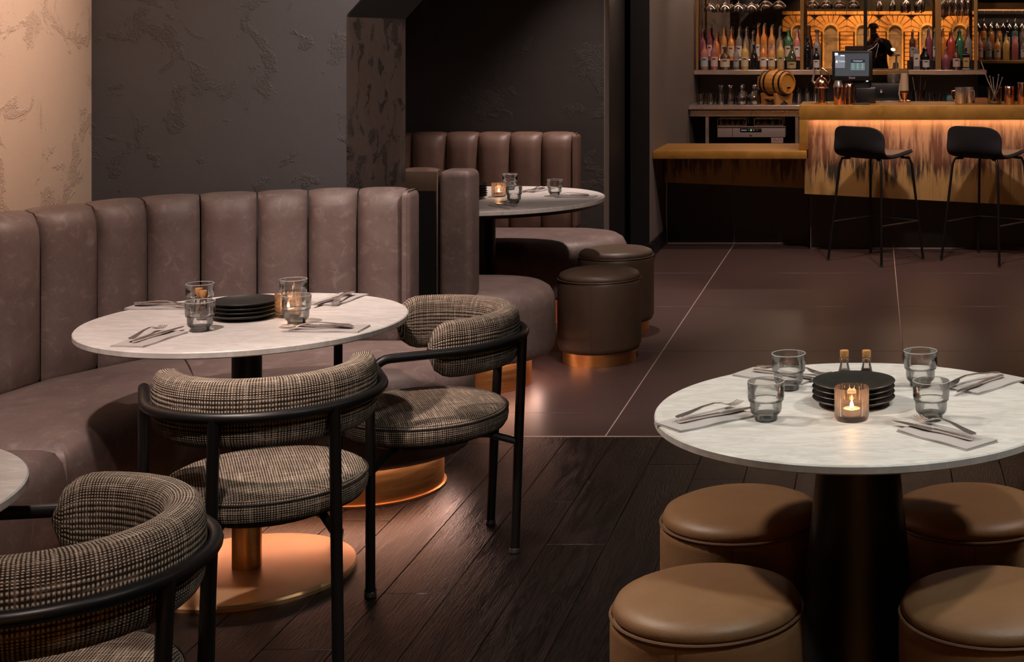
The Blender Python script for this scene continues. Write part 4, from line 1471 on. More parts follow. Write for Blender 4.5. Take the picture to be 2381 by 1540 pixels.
# ------------------------------------------------------------------ recessed shelving farther right
rb = thing('bottle_shelving', 'recessed brass-edged bottle shelving at the far right of the bar', 'shelving')
RZ = 1.327
MB().rbox((0.97, 14.30, RZ - 0.030), (3.4, 14.95, RZ), 0.003, 1).build('shelf', 'brass_post', rb)
MB().rbox((0.97, 14.28, 1.855), (3.4, 14.95, 1.885), 0.003, 1).build('shelf', 'brass_post', rb)
MB().rbox((0.95, 14.30, 0.0), (0.97, 14.95, 2.4), 0.003, 1).build('side_panel', 'metal_black', rb)
for y in (14.34, 14.42, 14.55, 14.63):
    MB().box((0.972, y - 0.004, 1.812), (3.38, y + 0.004, 1.820)).build('hanging_rail', 'brass_post', rb, False)
MB().rbox((0.97, 14.268, 1.832), (3.4, 14.280, 1.885), 0.002, 1).build('shelf_lip', 'brass_post', rb)
MB().box((0.98, 14.295, 1.847), (3.3, 14.310, 1.854)).build('light_strip', 'led_shelf', rb, False)
MB().rbox((0.972, 14.72, RZ), (3.3, 14.94, RZ + 0.09), 0.003, 1).build('bottle_step', 'metal_black', rb)
MB().rbox((0.97, 14.2, 0.0), (3.4, 14.95, 0.93), 0.003, 1).build('cabinet', 'paint_black', rb)
cols_f = [('tall', 'pink', 'palepink'), ('squat', 'clear', 'grey'), ('tall', 'amber', 'cream'), ('tall', 'yellow', None), ('wine', 'rose', None), ('squat', 'clear', 'white'), ('tall', 'yellow', 'cream'), ('tall', 'brown', 'white'), ('squat', 'amber', 'cream'), ('tall', 'black', 'cream'), ('tall', 'orange', 'white'), ('bell', 'amber', None)]
cols_r = [('wine', 'orange', None), ('wine', 'orange', 'gold'), ('wine', 'amber', None), ('wine', 'amber', 'cream'), ('tall', 'black', 'white'), ('tall', 'teal', 'white'), ('wine', 'clear', None), ('tall', 'amber', 'gold'), ('wine', 'pink', None), ('tall', 'clear', 'white'), ('wine', 'brown', 'white'), ('tall', 'clear', 'palepink'), ('wine', 'amber', 'cream'), ('tall', 'red', None)]
for k, (kd, cl, lb) in enumerate(cols_f):
    bottle(1.03 + 0.086 * k, 14.40, RZ + 0.0005, kd, cl, lb, 0.034, 0.25 + 0.02 * math.sin(k * 2.1), '%s from left, front row, far right shelf' % NTH[k], 'spirit bottles on the far right shelf')
for k, (kd, cl, lb) in enumerate(cols_r):
    bottle(1.02 + 0.078 * k, 14.80, RZ + 0.0905, kd, cl, lb, 0.032, 0.285 + 0.02 * math.sin(k * 1.7), '%s from left, back row, far right shelf' % NTH[k], 'spirit bottles on the far right step', k % 3 != 0)

# ------------------------------------------------------------------ hanging stemware
def stem_profile(kind):
    """upside-down glass hanging from z = 0 (foot) downwards"""
    if kind == 'coupe':
        return [(0.0, 0.0), (0.036, -0.001), (0.036, -0.003), (0.006, -0.008), (0.0035, -0.02), (0.0035, -0.115), (0.008, -0.125), (0.030, -0.138), (0.050, -0.158), (0.058, -0.180), (0.056, -0.200), (0.0545, -0.200), (0.056, -0.180), (0.048, -0.160), (0.028, -0.141), (0.0, -0.132)]
    if kind == 'wine':
        return [(0.0, 0.0), (0.036, -0.001), (0.036, -0.003), (0.006, -0.008), (0.0035, -0.02), (0.0035, -0.09), (0.010, -0.100), (0.030, -0.115), (0.041, -0.145), (0.040, -0.180), (0.034, -0.215), (0.0330, -0.215), (0.0385, -0.180), (0.0395, -0.146), (0.028, -0.118), (0.0, -0.104)]
    if kind == 'flute':
        return [(0.0, 0.0), (0.032, -0.001), (0.032, -0.003), (0.006, -0.008), (0.0035, -0.02), (0.0035, -0.10), (0.007, -0.11), (0.020, -0.135), (0.027, -0.165), (0.025, -0.205), (0.024, -0.205), (0.0255, -0.165), (0.018, -0.137), (0.0, -0.115)]
    return []


_sg = {}


def stemware(kind, x, y, z, label, group, s=1.0):
    if kind not in _sg:
        o = MB().lathe(stem_profile(kind), 24, caps=(False, False)).build('%s_glass' % kind, 'glass_cut', None, True, 60)
        _sg[kind] = o
    else:
        o = _sg[kind].copy()
        COL.objects.link(o)
    o.location = (x, y, z)
    o.scale = (s, s, 1)
    tag(o, label, 'glass', group)
    return o


KW = {'coupe': 'coupe', 'wine': 'wine glass', 'flute': 'flute'}
hang = [('coupe', p, 13.04, 1.925, 1.0) for p in (1652, 1686, 1717, 1748)] + [('coupe', 1780, 13.2, 1.95, 1.0), ('coupe', 1810, 13.2, 1.95, 1.0)] + [('coupe', p, 13.2, 1.955, 0.92) for p in (1890, 1921, 1952, 1985)] + [('flute', 2045, 13.06, 1.94, 1.0), ('flute', 2076, 13.06, 1.94, 1.0), ('wine', 2107, 13.06, 1.935, 1.0), ('wine', 2140, 13.06, 1.935, 1.0)]
for k, (kd, px, y, z, s) in enumerate(hang):
    bay = 'left bay of the bar' if k < 6 else 'bay over the till'
    kk = k if k < 6 else k - 6
    stemware(kd, PX(px, y), y, z + 0.055, 'upside-down %s, %s from the left in the %s' % (KW[kd], NTH[kk], bay), 'stemware hanging over the bar', s)
kk = 0
for row, (y, z) in enumerate(((13.04, 1.945), (13.22, 1.90))):
    for j in range(5):
        px = 2194 + 14.5 * j
        stemware('wine' if row == 0 else 'coupe', PX(px, y), y, z + 0.045, 'upside-down %s, %s from left, %s row of the narrow right bay' % ('wine glass' if row == 0 else 'coupe', NTH[j], ('front', 'back')[row]), 'stemware hanging in the right bay', 0.64 if row == 0 else 0.46)
for j in range(9):
    stemware('coupe', 1.015 + 0.062 * j * 0.98, 14.40, 1.812 + 0.0, 'upside-down coupe, %s from the left over the far right shelf' % NTH[j], 'stemware over the far right shelf', 0.51)
# ================================================================== things on the worktop behind the side counter
def px(p, y):
    return (p - 2032) * y / 3440.0


def lathe_thing(name, label, cat, prof, mat, loc, group=None, seg=28, flute=None):
    o = MB().lathe(prof, seg, caps=(True, False), flute=flute).build(name, mat, None, True, 50)
    o.location = loc
    return tag(o, label, cat, group)


cutf = lambda i, j: 1.0 - (0.05 if j % 2 else 0.0)
CUT = [(0.024, 0), (0.030, 0.004), (0.033, 0.04), (0.036, 0.095), (0.0345, 0.095), (0.031, 0.04), (0.027, 0.010), (0.0, 0.009)]
for k, p in enumerate((1630, 1641, 1653)):
    lathe_thing('cut_glass', 'short cut-glass tumbler, %s from the left wall on the steel worktop' % NTH[k], 'glass', CUT, 'glass_cut', (px(p, 12.74), 12.72 + (0.10 if k == 1 else 0.0), WZ + 0.0005), 'cut glasses on the worktop', 24, cutf)
CAR = [(0.038, 0), (0.042, 0.005), (0.038, 0.04), (0.026, 0.09), (0.019, 0.125), (0.021, 0.145), (0.030, 0.165), (0.0285, 0.165), (0.019, 0.145), (0.017, 0.125), (0.024, 0.09), (0.036, 0.04), (0.038, 0.010), (0.0, 0.008)]
for k, p in enumerate((1677, 1699)):
    lathe_thing('carafe', '%s flared glass carafe on the steel worktop beside the cut glasses' % ('left' if k == 0 else 'right'), 'carafe', CAR, 'glass_cut', (px(p, 12.74), 12.74, WZ + 0.0005), 'carafes on the worktop', 24, cutf)
for k, (p, y) in enumerate(((1725, 12.72), (1753, 12.72), (1728, 12.88), (1757, 12.88))):
    t = thing('decanter', 'bell-shaped glass decanter with stopper, %s of the barrel, %s row' % ('farther left' if k % 2 == 0 else 'just left', 'front' if k < 2 else 'back'), 'decanter', (px(p, y), y, WZ + 0.0005), 0, 'stoppered decanters on the worktop')
    MB().lathe([(0.044, 0), (0.050, 0.006), (0.050, 0.05), (0.044, 0.085), (0.026, 0.105), (0.012, 0.115), (0.011, 0.135), (0.018, 0.137), (0.010, 0.135), (0.010, 0.116), (0.042, 0.083), (0.047, 0.05), (0.045, 0.010), (0.0, 0.009)], 24, caps=(True, False), flute=cutf).build('body', 'glass_cut', t, True, 50)
    MB().lathe([(0.009, 0.130), (0.010, 0.140), (0.016, 0.152), (0.012, 0.166), (0.0, 0.170)], 16, caps=(True, False)).build('stopper', 'glass_cut', t)
# oak barrel on a stand
simple('oak_varnish', (0.52, 0.23, 0.045), 0.32, 0.0, (40, 0.1, 0.002), 0.25, 20)
simple('oak_stand', (0.44, 0.19, 0.05), 0.4, 0.0, None, 0.25, 20)
t = thing('barrel', 'small varnished oak barrel with black hoops on the steel worktop', 'barrel', (px(1806, 12.79), 12.79, WZ), math.radians(52))
Mx = Matrix.Translation((0, 0, 0.185)) @ Matrix.Rotation(PI / 2, 4, 'X')
NS = 18
for k in range(NS):
    a0, a1 = 2 * PI * k / NS + 0.004, 2 * PI * (k + 1) / NS - 0.004
    rows = []
    for i in range(9):
        s = -1 + 2 * i / 8
        R = 0.112 - 0.020 * s * s
        z = 0.135 * s
        rows.append([((R) * math.cos(a0), R * math.sin(a0), z), (R * math.cos((a0 + a1) / 2), R * math.sin((a0 + a1) / 2), z), (R * math.cos(a1), R * math.sin(a1), z), ((R - 0.012) * math.cos(a1), (R - 0.012) * math.sin(a1), z), ((R - 0.012) * math.cos(a0), (R - 0.012) * math.sin(a0), z)])
    MB().grid(rows, False, True, M=Mx, caps=True).build('stave', 'oak_varnish', t, True, 50)
for s in (-1, 1):
    MB().lathe([(0.0, s * 0.118), (0.085, s * 0.118), (0.085, s * 0.124), (0.0, s * 0.124)], 32, M=Mx, caps=(False, False)).build('barrel_head', 'oak_varnish', t)
    for zz, rr_ in ((0.055, 0.1095), (0.108, 0.1000)):
        MB().lathe([(rr_ + 0.0006, s * zz - 0.009), (rr_ + 0.0030, s * zz - 0.009), (rr_ + 0.0025, s * zz + 0.009), (rr_ + 0.0006, s * zz + 0.009)], 40, M=Mx, caps=(False, False)).build('hoop', 'metal_black', t)
MB().tube([(0, -0.120, 0.145), (0, -0.155, 0.145)], 0.008, 10).build('tap', 'metal_black', t)
MB().lathe([(0.012, 0.294), (0.010, 0.306), (0.0, 0.308)], 14).build('bung', 'oak_stand', t)
for s in (-1, 1):
    pr = [(-0.10, 0.0), (-0.055, 0.0), (0.0, 0.035), (0.055, 0.0), (0.10, 0.0), (0.115, 0.095), (0.09, 0.100), (0.05, 0.078), (0.0, 0.070), (-0.05, 0.078), (-0.09, 0.100), (-0.115, 0.095)]
    y0 = s * 0.075
    n = len(pr)
    MB().add([(x, y0 - 0.011, z) for x, z in pr] + [(x, y0 + 0.011, z) for x, z in pr], [tuple(range(n)), tuple(reversed(range(n, 2 * n)))] + [(i, (i + 1) % n, n + (i + 1) % n, n + i) for i in range(n)]).build('stand_cradle', 'oak_stand', t, False)
for s in (-1, 1):
    MB().rbox((s * 0.075 - 0.012, -0.066, 0.045), (s * 0.075 + 0.012, 0.066, 0.068), 0.003, 1).build('stand_rail', 'oak_stand', t)
HB = [(0.028, 0), (0.031, 0.004), (0.034, 0.14), (0.0325, 0.14), (0.029, 0.010), (0.0, 0.009)]
for k, p in enumerate((1857, 1877, 1897)):
    lathe_thing('highball_glass', 'tall ribbed highball glass, %s right of the barrel' % NTH[k], 'glass', HB, 'glass_cut', (px(p, 12.9), 12.9, WZ + 0.0005), 'highball glasses on the worktop', 24, cutf)
MB().box((-1.05, 13.325, 1.08), (-0.98, 13.338, 1.20)).build('wall_box', 'steel', bb, False)

# glasswasher under the worktop with racks
simple('enamel_grey', (0.40, 0.31, 0.28), 0.45)
gw = thing('glasswasher', 'pale grey glasswasher front panel under the steel worktop', 'appliance', (0, 0, 0))
gx0, gx1 = px(1668, 12.78), px(1826, 12.78)
MB().rbox((gx0, 12.78, 0.688), (gx1, 13.08, 0.775), 0.004, 2).build('body', 'enamel_grey', gw)
MB().rbox((gx0 - 0.003, 12.765, 0.776), (gx1 + 0.003, 13.08, 0.784), 0.002, 1).build('lid_edge', 'enamel_grey', gw)
MB().box((px(1703, 12.78) - 0.002, 12.7785, 0.69), (px(1703, 12.78) + 0.002, 12.7805, 0.774)).build('panel_gap', 'seam_dark', gw, False)
cp = MB().rbox((px(1721, 12.78), 12.776, 0.732), (px(1771, 12.78), 12.781, 0.766), 0.0024, 2).build('control_strip', 'tile_black', gw)
emit('led_green', (0.45, 0.75, 0.45), 0.14)
emit('led_orange', (1.0, 0.5, 0.15), 0.2)
emit('print_white', (0.6, 0.58, 0.56), 0.1)
for p, m_, r_ in ((1746.5, 'led_green', 0.009), (1753, 'led_orange', 0.004), (1760, 'print_white', 0.003), (1741, 'print_white', 0.003)):
    MB().lathe([(r_, 0.0), (r_, 0.002)], 14, M=Matrix.Translation((px(p, 12.776), 12.7755, 0.750)) @ Matrix.Rotation(PI / 2, 4, 'X')).build('indicator', m_, cp)
MB().box((px(1723.5, 12.776), 12.7752, 0.745), (px(1736, 12.776), 12.7758, 0.753)).build('print', 'print_white', cp, False)
MB().lathe([(0.010, 0.0), (0.010, 0.012), (0.0, 0.013)], 16, M=Matrix.Translation((px(1746, 12.78), 12.779, 0.712)) @ Matrix.Rotation(PI / 2, 4, 'X')).build('knob', 'steel', gw)
o = MB().box((px(1792, 12.70), 12.765, 0.640), (px(1820, 12.70), 12.768, 0.686)).build('notice_card', 'label_palepink', None, False)
tag(o, 'small pale notice card fixed below the glasswasher front', 'card')
for k in range(2):
    x0 = px((1795, 1807)[k], 12.70)
    MB().tube([(x0 + 0.003 + 0.034 * q / 6, 12.7645, 0.655 + 0.018 * math.sin(PI * q / 6)) for q in range(7)], 0.0015, 5).build('print', 'print_dark', o)
for r_, (p0, p1) in enumerate(((1664, 1738), (1749, 1823))):
    t = thing('glass_rack', 'wire glass rack on the %s of the glasswasher top' % ('left' if r_ == 0 else 'right'), 'rack', (0, 0, 0), 0, 'glass racks')
    a_, c_ = px(p0 + 4, 12.8), px(p1 - 2, 12.8)
    for z in (0.786, 0.845):
        for y in (12.80, 13.02):
            MB().box((a_, y, z), (c_, y + 0.005, z + 0.005)).build('wire', 'steel', t, False)
    for x in (a_, c_ - 0.005):
        for y in (12.80, 13.02):
            MB().box((x, y, 0.786), (x + 0.005, y + 0.005, 0.85)).build('wire_post', 'steel', t, False)
    n_ = 5 if r_ == 0 else 4
    for k in range(n_):
        x = a_ + (c_ - a_) * (k + 0.5) / n_
        lathe_thing('rack_glass', 'upturned glass, %s from the left in the %s glass rack' % (NTH[k], 'left' if r_ == 0 else 'right'), 'glass', [(0.024, 0), (0.024, 0.03), (0.020, 0.05), (0.006, 0.06), (0.0045, 0.075), (0.02, 0.088), (0.02, 0.091), (0.0, 0.092)], 'glass_cut', (x, 12.88, 0.7915), 'upturned glasses in the racks', 18)

# ================================================================== things on the bar top
TB = BZ + 0.0005
yb = 10.98
# till with touch screen
emit('screen_grey', (0.30, 0.30, 0.33), 0.085)
emit('screen_panel', (0.46, 0.46, 0.52), 0.17)
emit('screen_dark', (0.12, 0.12, 0.15), 0.1)
emit('screen_key', (0.34, 0.52, 0.47), 0.17)
emit('screen_white', (0.9, 0.9, 0.95), 0.36)
simple('plastic_black', (0.008, 0.008, 0.009), 0.35)
ym = 10.90
till = thing('till', 'black touch-screen till standing on the brass bar top', 'till', (0, 0, 0))
X0, X1 = px(1935, ym), px(2029, ym)
zc = lambda p: EYE - (p - 82) * ym / 3440.0
Z1, Z0 = zc(118), zc(188)
MB().rbox((X0, ym, Z0), (X1, ym + 0.03, Z1), 0.006, 3).build('housing', 'plastic_black', till)
sc_ = MB().box((px(1941.7, ym), ym - 0.0012, zc(177)), (px(2020.5, ym), ym + 0.001, zc(124.5))).build('screen', 'screen_grey', till, False)


def scr(p0, q0, p1, q1, mat, nm, dy=0.0022):
    MB().box((px(p0, ym), ym - dy, zc(q1)), (px(p1, ym), ym - 0.001, zc(q0))).build(nm, mat, sc_, False)


scr(1942, 128.5, 1964.5, 158, 'screen_panel', 'side_menu')
scr(1941, 122.8, 1948.5, 129.2, 'screen_white', 'menu_icon')
scr(1954, 128.0, 1964, 130.8, 'screen_white', 'menu_text')
scr(1977.5, 138.5, 2011.5, 145.5, 'screen_dark', 'keypad_header')
text_mesh('Numberpad', 0.0135, 'keypad_title', 'screen_white', sc_, (px(1994.5, ym), ym - 0.0028, zc(141.8)))
for r_ in range(4):
    for c_ in range(3):
        a_ = 1978.2 + 11.1 * c_
        scr(a_, 146.8 + 4.2 * r_, a_ + 10.3, 150.4 + 4.2 * r_, 'screen_key' if r_ < 3 or c_ == 1 else 'screen_panel', 'key')
        if r_ < 3:
            text_mesh(str(1 + r_ * 3 + c_), 0.011, 'key_digit', 'screen_white', sc_, (px(a_ + 5.1, ym), ym - 0.0028, zc(148.6 + 4.2 * r_)))
text_mesh('Tables', 0.019, 'menu_text', 'screen_white', sc_, (px(1957.5, ym), ym - 0.0028, zc(142.6)))
MB().add([(px(1942.5, ym), ym - 0.0024, zc(146)), (px(1948.5, ym), ym - 0.0024, zc(146)), (px(1946.6, ym), ym - 0.0024, zc(140.0)), (px(1944.8, ym), ym - 0.0024, zc(140.0))], [(0, 1, 2, 3)]).build('person_icon', 'screen_white', sc_, False)
text_mesh('Zonal', 0.020, 'maker_name', 'label_white', till, (px(1981, ym), ym - 0.0012, zc(181)))
MB().rbox((px(2014, ym), ym + 0.002, zc(190)), (px(2019, ym), ym + 0.02, zc(186.5)), 0.002, 1).build('status_lamp', 'screen_white', till)
MB().rbox((px(1978, ym), ym + 0.03, BZ + 0.02), (px(2024, ym), ym + 0.13, zc(180)), 0.01, 2).build('neck', 'plastic_black', till)
MB().rbox((px(1990, ym), ym - 0.02, TB), (px(2036, ym), ym + 0.2, BZ + 0.115), 0.008, 2).build('base', 'plastic_black', till)
MB().tube([(px(2015, ym), ym + 0.03, Z1 - 0.004), (px(2030, ym), ym + 0.05, Z1 + 0.02), (px(2040, ym), ym + 0.07, Z1 + 0.055), (px(2043, ym), ym + 0.08, Z1 + 0.045), (px(2039, ym), ym + 0.09, Z1 - 0.01), (px(2036, ym), ym + 0.1, Z1 - 0.05)], 0.0028, 6).build('cable', 'label_palepink', till)
simple('mat_dark', (0.05, 0.042, 0.045), 0.7)
o = MB().rbox((px(1982, 10.75), 10.68, TB), (px(2022, 10.75), 10.84, TB + 0.008), 0.003, 1).build('bar_mat', 'mat_dark', None)
tag(o, 'dark rubber mat on the brass bar top before the till', 'mat')

# copper and glass barware, left group
def z_at(p, y):
    return EYE - (p - 82) * y / 3440.0


yk = 10.80
t = thing('tea_infuser', 'copper kettle with looped handle on a brass stand at the left end of the bar', 'kettle', (px(1910, yk), yk, TB))
MB().lathe([(0.05, 0.0), (0.052, 0.008), (0.0, 0.0085)], 28).build('stand_plate', 'brass', t)
MB().lathe([(0.026, 0.0085), (0.027, 0.115)], 24).build('burner', 'copper', t)
MB().lathe([(0.030, 0.118), (0.046, 0.121), (0.050, 0.130), (0.050, 0.150), (0.042, 0.175), (0.026, 0.190), (0.012, 0.196), (0.010, 0.206), (0.006, 0.212), (0.0, 0.214)], 32).build('pot', 'copper', t)
MB().lathe([(0.053, 0.1150), (0.054, 0.1180), (0.0, 0.1185)], 32).build('rim', 'steel', t)
MB().tube([(0.047, 0, 0.14), (0.062, 0, 0.18), (0.050, 0, 0.225), (0.022, 0, 0.250), (0.004, 0, 0.262)], 0.005, 8).build('handle', 'copper', t)
MB().tube([(-0.045, 0, 0.145), (-0.066, 0, 0.17), (-0.058, 0, 0.205), (-0.046, 0, 0.235), (-0.062, 0, 0.262)], [0.010, 0.009, 0.007, 0.006, 0.007], 10).build('spout', 'steel', t)
for k in range(3):
    a_ = 2 * PI * k / 3 + 0.5
    MB().tube([(0.042 * math.cos(a_), 0.042 * math.sin(a_), 0.008), (0.044 * math.cos(a_), 0.044 * math.sin(a_), 0.116)], 0.003, 6).build('stand_leg', 'metal_black', t)

JIG = [(0.030, 0), (0.031, 0.002), (0.033, 0.09), (0.026, 0.150), (0.022, 0.165), (0.0, 0.166)]
t = thing('cocktail_shaker', 'tall copper cocktail shaker before the left corner of the till', 'shaker', (px(1949, 10.72), 10.72, TB))
MB().lathe([(0.030, 0), (0.0315, 0.003), (0.036, 0.12), (0.036, 0.128)], 32).build('cup', 'copper', t)
MB().lathe([(0.0365, 0.126), (0.035, 0.140), (0.027, 0.160), (0.025, 0.172), (0.0, 0.174)], 32, caps=(True, False)).build('cap', 'steel', t)
lathe_thing('mixing_glass', 'upturned ribbed copper beaker next to the tall shaker', 'beaker', [(0.044, 0), (0.043, 0.02), (0.036, 0.12), (0.033, 0.147), (0.029, 0.151), (0.0, 0.152)], 'copper', (px(1975, 10.74), 10.74, TB), None, 40, lambda i, j: 1.0 - (0.03 if j % 2 else 0))

# grinder / press in the middle
t = thing('juice_press', 'pale brass citrus press standing behind the middle of the bar', 'press', (px(2103, 11.12), 11.12, TB))
MB().lathe([(0.05, 0), (0.05, 0.010), (0.02, 0.018), (0.018, 0.05), (0.03, 0.07), (0.02, 0.08)], 28).build('foot', 'copper', t)
simple('cream_enamel', (0.42, 0.30, 0.20), 0.3)
MB().lathe([(0.028, 0.08), (0.034, 0.085), (0.030, 0.19), (0.026, 0.215), (0.0, 0.217)], 28).build('body', 'cream_enamel', t)
MB().tube([(-0.028, 0, 0.01), (-0.040, 0, 0.06), (-0.035, 0, 0.12), (-0.02, 0, 0.20)], 0.006, 8).build('arm', 'cream_enamel', t)
t = thing('coffee_grinder', 'black coffee machine with drip rail behind the till', 'coffee machine', (px(2062, 12.9), 12.9, WZ + 0.0005))
MB().rbox((-0.14, -0.15, 0.0), (0.14, 0.15, 0.18), 0.01, 2).build('body', 'plastic_black', t)
MB().rbox((-0.13, -0.165, 0.02), (0.13, -0.15, 0.03), 0.002, 1).build('drip_rail', 'steel', t)
MB().tube([(-0.05, -0.15, 0.12), (-0.05, -0.22, 0.12), (-0.05, -0.24, 0.11)], 0.010, 10).build('portafilter', 'steel', t)
MB().lathe([(0.05, 0.181), (0.06, 0.2), (0.06, 0.262)], 24, M=Matrix.Translation((0.06, 0.02, 0))).build('hopper', 'steel', t)
for k in range(6):
    lathe_thing('drinking_glass', 'slanted-row highball glass, %s from the left under the brass shelf' % NTH[k], 'glass', HB, 'glass_cut', (px(2035 + 11 * k, 13.2), 13.24, WZ + 0.0005 + 0.0), 'highballs under the brass shelf', 20, cutf) if k < 1 else None

# tap lamp and small tripod on the brass shelf
t = thing('bar_lamp', 'small lamp with a round pale shade on the brass shelf right of the till', 'lamp', (px(2085, 13.1), 13.1, SZ - 0.0035))
MB().lathe([(0.035, 0), (0.035, 0.006), (0.006, 0.010), (0.005, 0.12), (0.03, 0.125), (0.032, 0.135), (0.0, 0.137)], 24).build('stand', 'steel', t)
emit('lamp_glow', (1.0, 0.72, 0.45), 0.8)
MB().lathe([(0.0, 0.168), (0.014, 0.171), (0.019, 0.180), (0.014, 0.190), (0.0, 0.193)], 20, M=Matrix.Translation((-0.03, 0, 0)), caps=(False, False)).build('globe', 'lamp_glow', t)
MB().tube([(0, 0, 0.13), (-0.02, 0, 0.15), (-0.03, 0, 0.17)], 0.003, 6).build('arm', 'steel', t)

# straws and tools in cups under the right shelf
simple('straw_red', (0.5, 0.05, 0.07), 0.5)
t = thing('tool_cup', 'glass jar of bar tools leaning under the right steel shelf', 'jar', (px(2136, 12.8), 12.8, WZ + 0.0005))
MB().lathe([(0.045, 0), (0.05, 0.005), (0.055, 0.12), (0.053, 0.12), (0.046, 0.010), (0, 0.009)], 24, caps=(True, False), flute=cutf).build('jar', 'glass_cut', t)
for k in range(5):
    a_ = k * 1.25
    MB().tube([(0.02 * math.cos(a_), 0.02 * math.sin(a_), 0.012), (0.065 * math.cos(a_), 0.05 * math.sin(a_), 0.20 + 0.012 * k)], 0.004, 6).build('tool', 'steel' if k % 2 else 'copper', t)
for k, p in enumerate((2166, 2188)):
    lathe_thing('water_glass', '%s stemless glass right of the jar of bar tools' % ('nearer' if k == 0 else 'farther'), 'glass', CUT, 'glass_cut', (px(p, 12.75), 12.75, WZ + 0.0005), 'stemless glasses on the worktop', 24, cutf)
lathe_thing('blue_jar', 'small dark blue glass jar on the worktop right of the tools', 'jar', [(0.026, 0), (0.028, 0.004), (0.028, 0.06), (0.020, 0.068), (0.020, 0.08), (0.0, 0.081)], 'spirit_teal', (px(2208, 12.75), 12.75, WZ + 0.0005))

# right group: steel mugs in a wooden caddy, ice jug with spoons, copper beakers
yr = 10.86
simple('walnut', (0.24, 0.09, 0.03), 0.45, 0.0, None, 0.3, 12)
t = thing('wooden_caddy', 'walnut caddy tray with open sides near the right of the bar top', 'tray', (0, 0, 0))
MB().rbox((px(2266, yr), yr - 0.05, TB), (px(2296, yr), yr + 0.09, TB + 0.008), 0.002, 1).build('tray_base', 'walnut', t)
for y in (yr - 0.05, yr + 0.08):
    MB().rbox((px(2266, yr), y, TB + 0.0085), (px(2296, yr), y + 0.010, TB + 0.04), 0.002, 1).build('tray_side', 'walnut', t)
for k, (p, w_) in enumerate(((2233, 0.040), (2255, 0.036))):
    t = thing('steel_mug', 'polished steel mug with loop handle, %s of the pair near the walnut caddy' % ('left' if k == 0 else 'right'), 'mug', (px(p, yr), yr + 0.075 * k, TB), 0.0 if k == 0 else 2.2, 'steel mugs on the bar')
    MB().lathe([(w_ * 0.92, 0), (w_, 0.004), (w_, 0.118), (w_ * 0.95, 0.119), (w_ * 0.94, 0.01), (0, 0.009)], 28, caps=(True, False)).build('cup', 'steel', t)
    s = -1
    MB().tube([(s * w_ * 0.96, 0, 0.095), (s * (w_ + 0.022), 0, 0.092), (s * (w_ + 0.026), 0, 0.06), (s * (w_ + 0.016), 0, 0.03), (s * w_ * 0.96, 0, 0.022)], 0.0045, 8).build('handle', 'copper' if k == 0 else 'steel', t)
t = thing('ice_jug', 'cut-glass ice jug holding long bar spoons at the right of the bar', 'jug', (px(2313, yr - 0.06), yr - 0.06, TB))
MB().lathe([(0.046, 0), (0.050, 0.004), (0.052, 0.07), (0.053, 0.125), (0.0515, 0.125), (0.050, 0.07), (0.047, 0.010), (0, 0.009)], 32, caps=(True, False), flute=cutf).build('jug', 'glass_cut', t, True, 40)
for k, (dx, dy, h) in enumerate(((-0.10, 0.0, 0.31), (-0.035, 0.02, 0.20), (0.03, 0.02, 0.21), (0.055, 0.0, 0.19), (-0.01, 0.03, 0.19))):
    sp_ = MB().tube([(0.02 * (1 if dx < 0 else -1), 0, 0.014), (dx * 0.5, dy * 0.5, h * 0.55), (dx, dy, h)], 0.0028 if k else 0.004, 7).build('bar_spoon', 'steel', t)
    MB().lathe([(0.0, -0.006), (0.006, -0.003), (0.007, 0.003), (0.0, 0.008)], 12, M=Matrix.Translation((dx, dy, h)), caps=(False, False)).build('spoon_end', 'steel', sp_)
lathe_thing('ribbed_beaker', 'ribbed copper beaker beside the ice jug', 'beaker', [(0.036, 0), (0.038, 0.004), (0.035, 0.10), (0.034, 0.128), (0.032, 0.13), (0.0, 0.131)], 'copper', (px(2347, yr - 0.06), yr - 0.06, TB), None, 40, lambda i, j: 1.0 - (0.03 if j % 2 else 0))
t = thing('cocktail_shaker', 'tall copper shaker at the right edge of the view on the bar', 'shaker', (px(2377, yr - 0.08), yr - 0.08, TB))
MB().lathe([(0.030, 0), (0.0315, 0.003), (0.035, 0.115), (0.035, 0.15)], 32).build('cup', 'copper', t)
MB().lathe([(0.0365, 0.150), (0.036, 0.158), (0.0, 0.160)], 32).build('rim', 'steel', t)
for k in range(5):
    lathe_thing('shelf_glass', 'upright clear glass, %s from the left below the far right shelf' % NTH[k], 'glass', HB, 'glass_cut', (1.16 + 0.075 * k, 14.33, 0.9305), 'glasses below the far right shelf', 20, cutf)
# ================================================================== rear wall with lit brick arches, seen in the mirror
slab('wall_rear', (-3.2, -3.2, 0), (4.3, -3.06, WALL_H), 'paint_black')
wr = bpy.data.objects['wall_rear']
AY = -3.06
simple('brick_amber', (0.60, 0.29, 0.085), 0.6, 0.0, (30, 0.4, 0.006), 0.4, 14)
simple('mould_amber', (0.70, 0.40, 0.13), 0.5, 0.0, (60, 0.2, 0.003), 0.2, 20)
plaster('niche_stone', (0.20, 0.14, 0.09), (0.34, 0.26, 0.19), (0.12, 0.07, 0.04), 0.8, 6.0, 0.6)
SPAN, OPEN = 0.648, 0.262
ACX = [-0.868 + SPAN * k for k in range(-1, 5)]
SPR = 1.64             # springing line of the arches


def brick(x0, x1, z0, z1, d=0.05):
    o = MB().rbox((x0, AY + 0.001, z0), (x1, AY + d, z1), 0.006, 1).build('brick', 'brick_amber', wr)
    return o


